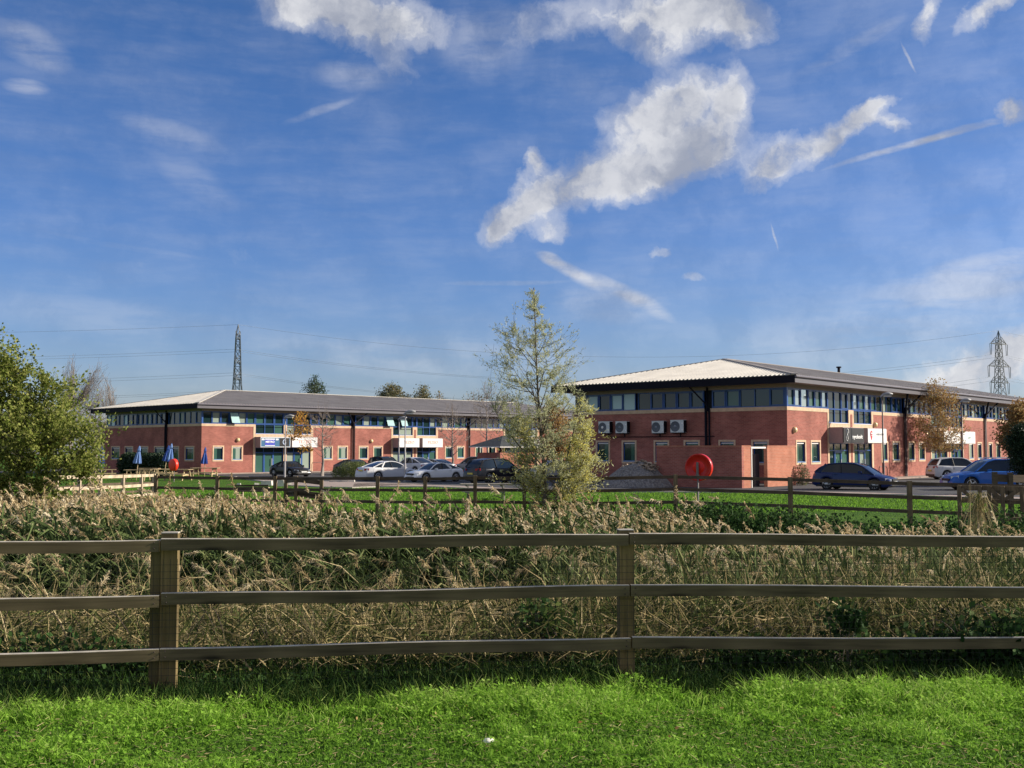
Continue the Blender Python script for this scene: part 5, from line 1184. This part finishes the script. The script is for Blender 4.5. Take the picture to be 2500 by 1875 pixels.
# dead tangle between the fence and the pond
def tangle(name, n, y0, y1, hmax, lm, L0=.15, L1=.6, w=.010, vlo=0, vhi=1, up=.5, u0=-60, u1=2560, dens=None):
    x, y, u = frustum(n, y0, y1, u0=u0, u1=u1)
    if dens is not None: k = rng.random(n) < dens(u, y); x, y, u = x[k], y[k], u[k]; n = len(x)
    h = rng.random(n) ** 1.3 * hmax(u, y); P = np.stack([x, y, gz(x, y) + h], 1); ph = rng.uniform(0, 2 * PI, n); d = unit(np.stack([np.cos(ph), np.sin(ph) * .7, rng.normal(up, .7, n)], 1)); L = rng.uniform(L0, L1, n)[:, None]
    P1 = P + d * L * .5; P2 = P1 + unit(d + rng.normal(size=(n, 3)) * .35 + [0, 0, -.3]) * L * .5
    o = npmesh(name, strips(P, P1, P2, w * rng.uniform(.5, 1.5, n)), lm, var=np.tile(vlo + (vhi - vlo) * rng.random(n) ** 1.5, 2)); tag(o, kind='stuff'); return o
hm = lambda u, y: np.interp(y, [8.4, 8.9, 9.6, 10.6, 12.4], [.18, .40, .68, .80, .6]) * np.interp(u, [0, 1300, 1600], [1, 1, 1.15])
tangle('dead_reed_litter', 22000, 8.4, 12.3, hm, L_litter, dens=lambda u, y: np.where((u < 1380) & (y > 10.6), .06, 1.0) * (y > np.interp(u, [0, 415, 1527, 2500], [7.62, 7.85, 8.22, 8.49]) + .42))
tangle('dead_reed_litter', 800, 9.6, 11.8, lambda u, y: hm(u, y) * 1.1, L_litter, .3, 1.0, .007, .4, 1, 1.6)
tangle('green_undergrowth', 15000, 7.6, 9.4, lambda u, y: np.interp(y, [7.6, 8.4, 9.0], [.03, .07, .12]), L_bramble, .03, .10, .022, 0, .9, .6, dens=lambda u, y: y > np.interp(u, [0, 415, 1527, 2500], [7.6, 7.75, 8.1, 8.3]))
# long grass at the foot of the fence, its shade put into the colour
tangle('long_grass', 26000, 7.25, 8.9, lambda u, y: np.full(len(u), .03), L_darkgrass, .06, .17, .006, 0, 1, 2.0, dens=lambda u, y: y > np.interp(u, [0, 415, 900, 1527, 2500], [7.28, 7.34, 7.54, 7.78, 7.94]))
# brambles and ivy: separate plants
def bramble(label, u, v, Y, blobs, n, var=(0, 1), L_=.06, lm=None, arcs=4, hollow=.3):
    x = (u - CU) / F * Y; z = float(gz(x, Y)); r = leafmass('bramble_bush', label, (x, Y, z), blobs, n, L_, L_ * .75, lm or L_bramble, 'bramble', var, hollow, 'brambles along the pond banks', gauss=.55); mb = MB(); rr = random.Random(int(u))
    for i in range(arcs):
        a = rr.uniform(-.6, .6); s = max(b[3] for b in blobs); l = rr.uniform(.4, .9) * rr.choice((-1, 1)) * s; hh = rr.uniform(.5, 1.0) * s; mb.tube([(a * s + l * q / 8, -.05 - .1 * q / 8, .05 + hh * math.sin(q / 8 * 2.5)) for q in range(9)], .003, 4)
    mb.build('arching_stem', mat('bramble_stem', (.05, .03, .025), .7), r); return r
bramble('dark low bramble under the left end of the bottom rail', 90, 1650, 8.45, [(0, 0, .06, .75, .25, .22), (.5, 0, .03, .5, .2, .16)], 2600, (0, .7))
bramble('small leafy bramble at the foot of the paired fence posts', 520, 1650, 8.75, [(0, 0, .04, .5, .2, .14)], 700, (.1, .9))
bramble('yellow green bramble just left of the right fence post', 1330, 1560, 8.9, [(0, 0, .34, .20, .12, .22), (.1, 0, .1, .4, .15, .15)], 700, (.2, 1))
bramble('low ivy patch right of the right fence post', 1860, 1640, 8.75, [(0, 0, .08, .5, .2, .15)], 1200, (0, .8))
bramble('broad bramble under the right part of the bottom rail', 2230, 1600, 8.8, [(0, 0, .08, .55, .25, .2), (.5, 0, .12, .5, .25, .24)], 1700, (0, .9), .07)
bramble('dark bramble with arching stems at the bottom right corner', 2440, 1600, 8.75, [(0, 0, .14, .4, .25, .28)], 1300, (0, .8), .07)
bramble('leafy bramble climbing over the bottom rail', 2035, 1590, 8.62, [(0, -.02, .3, .16, .08, .26), (.08, -.12, .42, .10, .04, .08)], 420, (.0, .6), arcs=2)
for i, (u, Y, w, h, lb) in enumerate([(1830, 27.5, 1.5, .8, 'dark bramble on the far bank below the bin enclosure'), (1960, 26.5, 1.6, .75, 'dark bramble on the far bank below the navy hatchback'), (2110, 25.5, 1.5, .7, 'shaded bramble in the dark gap of the far bank'), (2260, 25.0, 1.5, .8, 'bramble left of the timber gate'), (2420, 23.5, 1.5, 1.25, 'tall bramble under the timber gate'), (2530, 22.5, 1.3, 1.35, 'tall bramble at the far right edge'), (1725, 28.5, .9, .75, 'small bramble where the reeds end on the far bank')]):
    bramble(lb, u, 0, Y + 2.2, [(0, 0, h * .55, w, .9, h * .6), (w * .5, .3, h * .5, w * .7, .7, h * .55)], 3600, (0, .8), .10, hollow=.5)
# pale drooping grass tussock by the gate
def tussock(u, Y, n, label):
    x = (u - CU) / F * Y; z = at(u, 1205, Y).z; r = empty('grass_tussock', (x, Y, z - 1.5), 0, label, 'grass clump'); ph = rng.uniform(0, 2 * PI, n); o = np.stack([np.cos(ph), np.sin(ph), np.zeros(n)], 1); s = rng.uniform(.1, 1, n)[:, None]
    P = np.stack([rng.normal(0, .05, n), rng.normal(0, .05, n), 1.0 + .45 * rng.random(n)], 1); P1 = P + o * .22 * s + [0, 0, .10]; P2 = P1 + o * .34 * s + np.stack([0 * ph, 0 * ph, -rng.uniform(.15, 1.0, n) * (1.2 - s[:, 0] * .4)], 1)
    npmesh('blades', strips(P, P1, P2, np.full(n, .014)), L_litter, r, var=np.tile(rng.uniform(.1, 1, n), 2)); mb = MB(); mb.tube([(0, 0, 0), (0, 0, 1.4)], .03, 6); mb.build('stem', M_bark, r)
tussock(2382, 24.5, 220, 'pale drooping seed head plume below the timber gate')

# ------------------------------------------------------------------ foreground lawn
def lawn():
    n = 150000; y = 5.6 + 2.85 * rng.random(n) ** .85; x = rng.uniform(-.53, .53, n) * y * 1.02; uu = CU + x / y * F; lim = np.interp(uu, [0, 415, 900, 1527, 2500], [7.32, 7.38, 7.58, 7.82, 7.98]) + .07 * np.sin(x * 2.1) + .05 * np.sin(x * 7.3 + 1) + .04 * np.sin(x * 17) + rng.normal(0, .035, len(x)); ok = y < lim; x, y = x[ok], y[ok]; n = len(x)
    # clumps of broad clover leaves versus short turf
    c = (np.sin(x * 2.3 + 1.1 * y) + np.sin(x * 5.1 - y * 3.7 + 1) * .7 + np.sin(y * 7 + x * 1.7) * .5 + np.sin(x * 13 + 3 * np.sin(y * 5)) * np.sin(y * 17 + 2 * np.sin(x * 4)) * 1.1 + rng.normal(0, .4, n)) * .35 + ss(6.6, 7.5, y) * .9 - .15
    hgt = .010 + np.clip(c, 0, 1) ** 1.3 * .075 * (1 + .6 * ss(7.2, 7.9, y)); edge = y > 7.55 + .12 * np.sin(x * 1.7) + (x * .04)
    leafy = rng.random(n) < np.clip(.55 + c * .5, .3, .97)
    xl, yl, hl = x[leafy], y[leafy], hgt[leafy]; m = len(xl)
    P = np.stack([xl, yl, gz(xl, yl) + hl * rng.uniform(.2, 1.15, m)], 1); ph = rng.uniform(0, 2 * PI, m); t = rng.normal(.25, .35, m); D = np.stack([np.cos(ph), np.sin(ph), t], 1)
    R = unit(np.cross(unit(D), np.array([0, 0, 1.0]) + rng.normal(size=(m, 3)) * .35)); D = unit(D); L = rng.uniform(.013, .030, m)[:, None] * (1 + .2 * ss(7, 7.8, yl))[:, None]; W_ = L * .85
    V = np.stack([P, P + D * L * .35 + R * W_ * .5, P + D * L, P + D * L * .35 - R * W_ * .5], 1)
    v = np.clip(.25 + .38 * np.clip(c[leafy], -.3, 1.1) + rng.normal(0, .13, m), 0, .85); tag(npmesh('clover', V, L_grass, var=v), kind='stuff')
    k = rng.random(n) < .42; xg, yg, hg = x[k] + rng.normal(0, .01, k.sum()), y[k], hgt[k]; m = len(xg); P = np.stack([xg, yg, gz(xg, yg) - .004], 1); h = hg * rng.uniform(.7, 1.6, m) + .014; l = rng.normal(0, .5, (m, 2)) * h[:, None]
    P1 = P + np.stack([l[:, 0] * .4, l[:, 1] * .4, h * .6], 1); P2 = P + np.stack([l[:, 0], l[:, 1], h], 1)
    tag(npmesh('grass', strips(P, P1, P2, rng.uniform(.003, .006, m)), L_grass, var=np.tile(np.clip(.40 + .2 * c[k] + rng.normal(0, .2, m), 0, 1), 2)), kind='stuff')
    m = 2600; y = rng.uniform(5.7, 7.4, m); x = rng.uniform(-.53, .53, m) * y; ph = rng.uniform(0, 2 * PI, m); P = np.stack([x, y, gz(x, y) + rng.uniform(.01, .05, m)], 1); d = np.stack([np.cos(ph), np.sin(ph), rng.normal(.1, .2, m)], 1) * rng.uniform(.02, .07, m)[:, None]
    tag(npmesh('dead_grass', strips(P, P + d * .5, P + d, np.full(m, .0035)), L_litter, var=np.tile(rng.uniform(.6, 1, m), 2)), kind='stuff')
    m = 46; y = rng.uniform(5.8, 7.4, m); x = rng.uniform(-.5, .5, m) * y; P = np.stack([x, y, gz(x, y) + .05], 1); ph = rng.uniform(0, 2 * PI, m); D = np.stack([np.cos(ph), np.sin(ph), rng.normal(0, .2, m)], 1)
    tag(npmesh('fallen_leaves', leaves(P, D, rng.uniform(.02, .045, m), rng.uniform(.015, .03, m)), L_orange, var=rng.random(m)), kind='stuff')
    # taller blades along the fence line
    m = 3600; x = rng.uniform(-4.3, 4.5, m); y = 7.42 + .10 * (x + 2.5) - rng.random(m) ** 2 * .45; h = rng.uniform(.03, .10, m); P = np.stack([x, y, gz(x, y)], 1); l = rng.normal(0, .45, (m, 2)) * h[:, None]
    tag(npmesh('grass', strips(P, P + np.stack([l[:, 0] * .3, l[:, 1] * .3, h * .6], 1), P + np.stack([l[:, 0], l[:, 1], h], 1), rng.uniform(.004, .008, m)), L_grass, var=np.tile(rng.uniform(.2, .9, m), 2)), kind='stuff')
lawn()
# blades on the far lawn so that its surface is not flat
n = 60000; y = rng.uniform(36, 62, n); u = rng.uniform(-20, 2520, n); x = (u - CU) / F * y
yf = np.interp(x, [-30] + FXs + [30], [42] + FYs + [27.5]); ok = y > yf + .2
E0a = np.array([(p.x, p.y) for p in E0]); ye = np.interp(x, np.sort(E0a[:, 0]), E0a[np.argsort(E0a[:, 0]), 1], left=200); ok &= y < ye - .1
x, y = x[ok], y[ok]; n = len(x); h = rng.uniform(.03, .09, n); P = np.stack([x, y, gz(x, y)], 1); l = rng.normal(0, .03, (n, 2))
tag(npmesh('grass', strips(P, P + np.stack([l[:, 0] * .4, l[:, 1] * .4, h * .6], 1), P + np.stack([l[:, 0], l[:, 1], h], 1), np.full(n, .03)), L_grass, var=np.tile(rng.uniform(.0, .5, n), 2)), kind='stuff')

# ------------------------------------------------------------------ camera, sun, sky
cam = bpy.data.cameras.new('camera'); co = bpy.data.objects.new('camera', cam); COL.objects.link(co); S.camera = co
co.location = (0, 0, CZ); co.rotation_euler = (PI / 2 + PITCH, 0, 0); cam.sensor_width = 36; cam.lens = F / 2500 * 36; cam.clip_start = .1; cam.clip_end = 6000
SAZ, SEL = R_(6), R_(25)
sd = Vector((math.cos(SEL) * math.cos(SAZ), math.cos(SEL) * math.sin(SAZ), math.sin(SEL)))
sl = bpy.data.lights.new('sun', 'SUN'); sl.energy = 5.0; sl.angle = R_(.53); sl.color = (1, .90, .76); so = bpy.data.objects.new('sun', sl); COL.objects.link(so); so.rotation_euler = sd.to_track_quat('Z', 'Y').to_euler()
W = bpy.data.worlds.new('World'); S.world = W; W.use_nodes = True; nt = W.node_tree; nt.nodes.clear(); N = nt.nodes.new; Lk = nt.links.new
def mth(op, a, b=None, c=None, clamp=False):
    m = N('ShaderNodeMath'); m.operation = op; m.use_clamp = clamp
    for i, q in enumerate((a, b, c)):
        if q is None: continue
        if isinstance(q, (int, float)): m.inputs[i].default_value = q
        else: Lk(q, m.inputs[i])
    return m.outputs[0]
def mrange(v, a, b, c=0., d=1., smooth=True):
    m = N('ShaderNodeMapRange'); m.interpolation_type = 'SMOOTHSTEP' if smooth else 'LINEAR'; Lk(v, m.inputs['Value'])
    for k_, q in zip(('From Min', 'From Max', 'To Min', 'To Max'), (a, b, c, d)): m.inputs[k_].default_value = q
    return m.outputs[0]
out = N('ShaderNodeOutputWorld'); bg = N('ShaderNodeBackground'); Lk(bg.outputs[0], out.inputs[0]); bg.inputs['Strength'].default_value = 1
sky = N('ShaderNodeTexSky'); sky.sky_type = 'NISHITA'; sky.sun_disc = False; sky.sun_elevation = SEL; sky.sun_rotation = PI / 2 - SAZ; sky.air_density = 1.0; sky.dust_density = .6; sky.ozone_density = 2.0
tc = N('ShaderNodeTexCoord'); sep = N('ShaderNodeSeparateXYZ'); Lk(tc.outputs['Generated'], sep.inputs[0])
az = mth('ARCTAN2', sep.outputs['X'], sep.outputs['Y']); el = mth('ARCSINE', sep.outputs['Z'])
cv = N('ShaderNodeCombineXYZ'); Lk(az, cv.inputs[0]); Lk(el, cv.inputs[1])
n1 = N('ShaderNodeTexNoise'); n1.inputs['Scale'].default_value = 9; n1.inputs['Detail'].default_value = 9; n1.inputs['Roughness'].default_value = .6; Lk(cv.outputs[0], n1.inputs['Vector'])
# warp the coordinates so that the cloud outlines are ragged
vs_ = N('ShaderNodeVectorMath'); vs_.operation = 'SUBTRACT'; Lk(n1.outputs['Color'], vs_.inputs[0]); vs_.inputs[1].default_value = (.5, .5, .5)
vm = N('ShaderNodeVectorMath'); vm.operation = 'SCALE'; Lk(vs_.outputs[0], vm.inputs[0]); vm.inputs['Scale'].default_value = .05
vw = N('ShaderNodeVectorMath'); vw.operation = 'ADD'; Lk(cv.outputs[0], vw.inputs[0]); Lk(vm.outputs[0], vw.inputs[1])
nh = N('ShaderNodeTexNoise'); nh.inputs['Scale'].default_value = 42; nh.inputs['Detail'].default_value = 6; nh.inputs['Roughness'].default_value = .6; Lk(cv.outputs[0], nh.inputs['Vector'])
vh = N('ShaderNodeVectorMath'); vh.operation = 'SUBTRACT'; Lk(nh.outputs['Color'], vh.inputs[0]); vh.inputs[1].default_value = (.5, .5, .5)
vh2 = N('ShaderNodeVectorMath'); vh2.operation = 'SCALE'; Lk(vh.outputs[0], vh2.inputs[0]); vh2.inputs['Scale'].default_value = .022
vw0 = vw; vw = N('ShaderNodeVectorMath'); vw.operation = 'ADD'; Lk(vw0.outputs[0], vw.inputs[0]); Lk(vh2.outputs[0], vw.inputs[1])
def blob(u, v, rx, ry, rot, st, src):
    r = ray(u, v).normalized(); a0 = math.atan2(r.x, r.y); e0 = math.asin(r.z)
    mp = N('ShaderNodeMapping'); mp.vector_type = 'TEXTURE'; mp.inputs['Location'].default_value = (a0, e0, 0); mp.inputs['Rotation'].default_value = (0, 0, R_(rot)); mp.inputs['Scale'].default_value = (rx / F, ry / F, 1)
    Lk(src, mp.inputs['Vector']); l = N('ShaderNodeVectorMath'); l.operation = 'LENGTH'; Lk(mp.outputs[0], l.inputs[0]); return mrange(l.outputs['Value'], .25, 1.35, st, 0.)
CUM = [(1240,545,85,45,25,1),(1345,560,55,34,0,.8),(1300,490,110,60,30,1),(1420,440,160,75,15,1),(1305,395,28,45,-15,.9),(1560,420,170,75,15,1),(1540,300,120,90,25,.85),(1660,240,130,80,10,1),(1790,240,60,75,0,1),(1700,350,160,90,10,1),(1880,395,85,60,15,1),(1960,360,100,50,10,.9),(2060,330,110,36,32,.9),(2130,275,75,28,25,.9),(2170,310,60,22,-10,.8),
       (2455,265,45,34,10,1),(720,5,150,50,-5,.9),(860,30,130,75,-20,1),(990,40,140,70,-15,.9),(950,130,90,50,-40,.6),(1330,60,160,70,10,.6),(1520,30,160,80,0,.75),(1700,20,190,80,0,1),(1810,70,80,70,10,.85),(1620,110,90,40,0,.6),(2275,40,30,65,-20,.8),(2430,20,90,26,25,.75),(1600,623,42,18,0,.7),(1690,677,42,20,0,.7),(2450,865,120,62,10,1),(2370,915,170,50,10,.9)]
CIR = [(1400,665,100,18,-28,.8),(1540,725,120,18,-32,.65),(1345,632,30,15,-20,.9),(1490,745,170,60,-5,.35),(1230,690,150,8,1,.5),(2300,334,270,10,11,1),(2400,650,230,34,12,.45),(2420,700,200,34,10,.4),(80,110,100,50,-25,.4),(60,210,50,18,0,.45),(420,320,170,34,-12,.28),(480,440,150,50,-30,.22),(780,270,110,13,20,.35),(880,180,130,45,0,.35),(1180,90,150,110,0,.35),(1480,210,160,60,0,.2),(2080,110,190,26,22,.35),(2218,138,42,4,-66,.7),(1895,580,38,3.5,-74,.7),(1100,870,500,70,0,.3),(300,780,500,60,-6,.2),(2200,800,500,120,6,.35),(300,600,330,10,-7,.16)]
def maxall(L_):
    acc = L_[0]
    for q in L_[1:]: acc = mth('SUBTRACT', 1.0, mth('MULTIPLY', mth('SUBTRACT', 1.0, acc), mth('SUBTRACT', 1.0, q)))
    return acc
cum = maxall([blob(*b, vw.outputs[0]) for b in CUM])
w2 = N('ShaderNodeVectorMath'); w2.operation = 'MULTIPLY_ADD'; Lk(vs_.outputs[0], w2.inputs[0]); w2.inputs[1].default_value = (.02, .012, 0); Lk(cv.outputs[0], w2.inputs[2])
cir = maxall([blob(*b, w2.outputs[0]) for b in CIR])
n2 = N('ShaderNodeTexNoise'); n2.inputs['Scale'].default_value = 26; n2.inputs['Detail'].default_value = 8; n2.inputs['Roughness'].default_value = .62; Lk(vw.outputs[0], n2.inputs['Vector'])
dn = mth('ADD', cum, mth('ADD', mth('MULTIPLY', mth('SUBTRACT', n2.outputs['Fac'], .5), .9), mth('MULTIPLY', mth('SUBTRACT', n1.outputs['Fac'], .5), 1.0))); D1 = mth('MAXIMUM', mrange(dn, .50, 1.0), mrange(dn, .05, .85, 0, .55))
st = N('ShaderNodeMapping'); st.inputs['Rotation'].default_value = (0, 0, R_(-14)); st.inputs['Scale'].default_value = (6, 30, 1); Lk(w2.outputs[0], st.inputs['Vector'])
n3 = N('ShaderNodeTexNoise'); n3.inputs['Scale'].default_value = 1.6; n3.inputs['Detail'].default_value = 8; n3.inputs['Roughness'].default_value = .6; Lk(st.outputs[0], n3.inputs['Vector'])
D2 = mth('MULTIPLY', cir, mrange(n3.outputs['Fac'], .28, .62, .25, 1.0), clamp=True)
veil = mth('ADD', mth('MULTIPLY', mrange(n3.outputs['Fac'], .30, .80), .13), mrange(az, -.1, .5, .03, .12))
D2 = mth('MAXIMUM', D2, veil); D = mth('MAXIMUM', D1, D2)
# clear sky with its elevation-dependent tint
rp = N('ShaderNodeValToRGB'); Lk(mrange(el, -.02, .42, 0, 1, False), rp.inputs['Fac']); e = rp.color_ramp.elements
e[0].color = (.60, .62, .82, 1); e[1].color = (.245, .48, .82, 1); e[1].position = .9
for q_, c_ in ((.26, (.455, .565, .85)), (.5, (.345, .52, .865))): x_ = e.new(q_); x_.color = (*c_, 1)
SKYRAMP = rp
sc = N('ShaderNodeVectorMath'); sc.operation = 'SCALE'; Lk(sky.outputs[0], sc.inputs[0]); sc.inputs['Scale'].default_value = .1
tn = N('ShaderNodeVectorMath'); tn.operation = 'MULTIPLY'; Lk(sc.outputs[0], tn.inputs[0]); Lk(rp.outputs[0], tn.inputs[1])
# cloud brightness: white rims and tops, grey thick parts
n4 = N('ShaderNodeTexNoise'); n4.inputs['Scale'].default_value = 14; n4.inputs['Detail'].default_value = 5; Lk(vw.outputs[0], n4.inputs['Vector'])
sh = mth('MULTIPLY', mrange(mth('ADD', mth('MULTIPLY', n4.outputs['Fac'], 1.2), mth('MULTIPLY', n2.outputs['Fac'], .8)), .74, 1.22), mrange(cum, .80, 1.0, 1.0, .72))
cc = N('ShaderNodeMix'); cc.data_type = 'RGBA'; cc.inputs[6].default_value = (.245, .265, .32, 1); cc.inputs[7].default_value = (.57, .57, .58, 1); Lk(sh, cc.inputs[0])
mx = N('ShaderNodeMix'); mx.data_type = 'RGBA'; Lk(mth('MULTIPLY', D, .93), mx.inputs[0]); Lk(tn.outputs[0], mx.inputs[6]); Lk(cc.outputs[2], mx.inputs[7]); 
# broken bright cloud added to the sky out of view, as fill for shaded sides
nb = N('ShaderNodeTexNoise'); nb.inputs['Scale'].default_value = 2.6; nb.inputs['Detail'].default_value = 7; Lk(tc.outputs['Generated'], nb.inputs['Vector'])
mk = mth('MAXIMUM', mrange(el, .50, .75), mrange(mth('ABSOLUTE', az), .75, 1.15))
db = mth('MULTIPLY', mth('MULTIPLY', mrange(nb.outputs['Fac'], .42, .62), mk), mrange(el, -.01, .06))
m2 = N('ShaderNodeMix'); m2.data_type = 'RGBA'; Lk(db, m2.inputs[0]); Lk(mx.outputs[2], m2.inputs[6]); m2.inputs[7].default_value = (.36, .35, .35, 1); Lk(m2.outputs[2], bg.inputs['Color'])
S.view_settings.view_transform = 'Standard'; S.view_settings.look = 'None'; S.view_settings.exposure = .56; S.view_settings.gamma = 1
S.render.engine = 'CYCLES'; S.cycles.max_bounces = 6; S.cycles.transparent_max_bounces = 8; S.render.resolution_x = 1024; S.render.resolution_y = 768
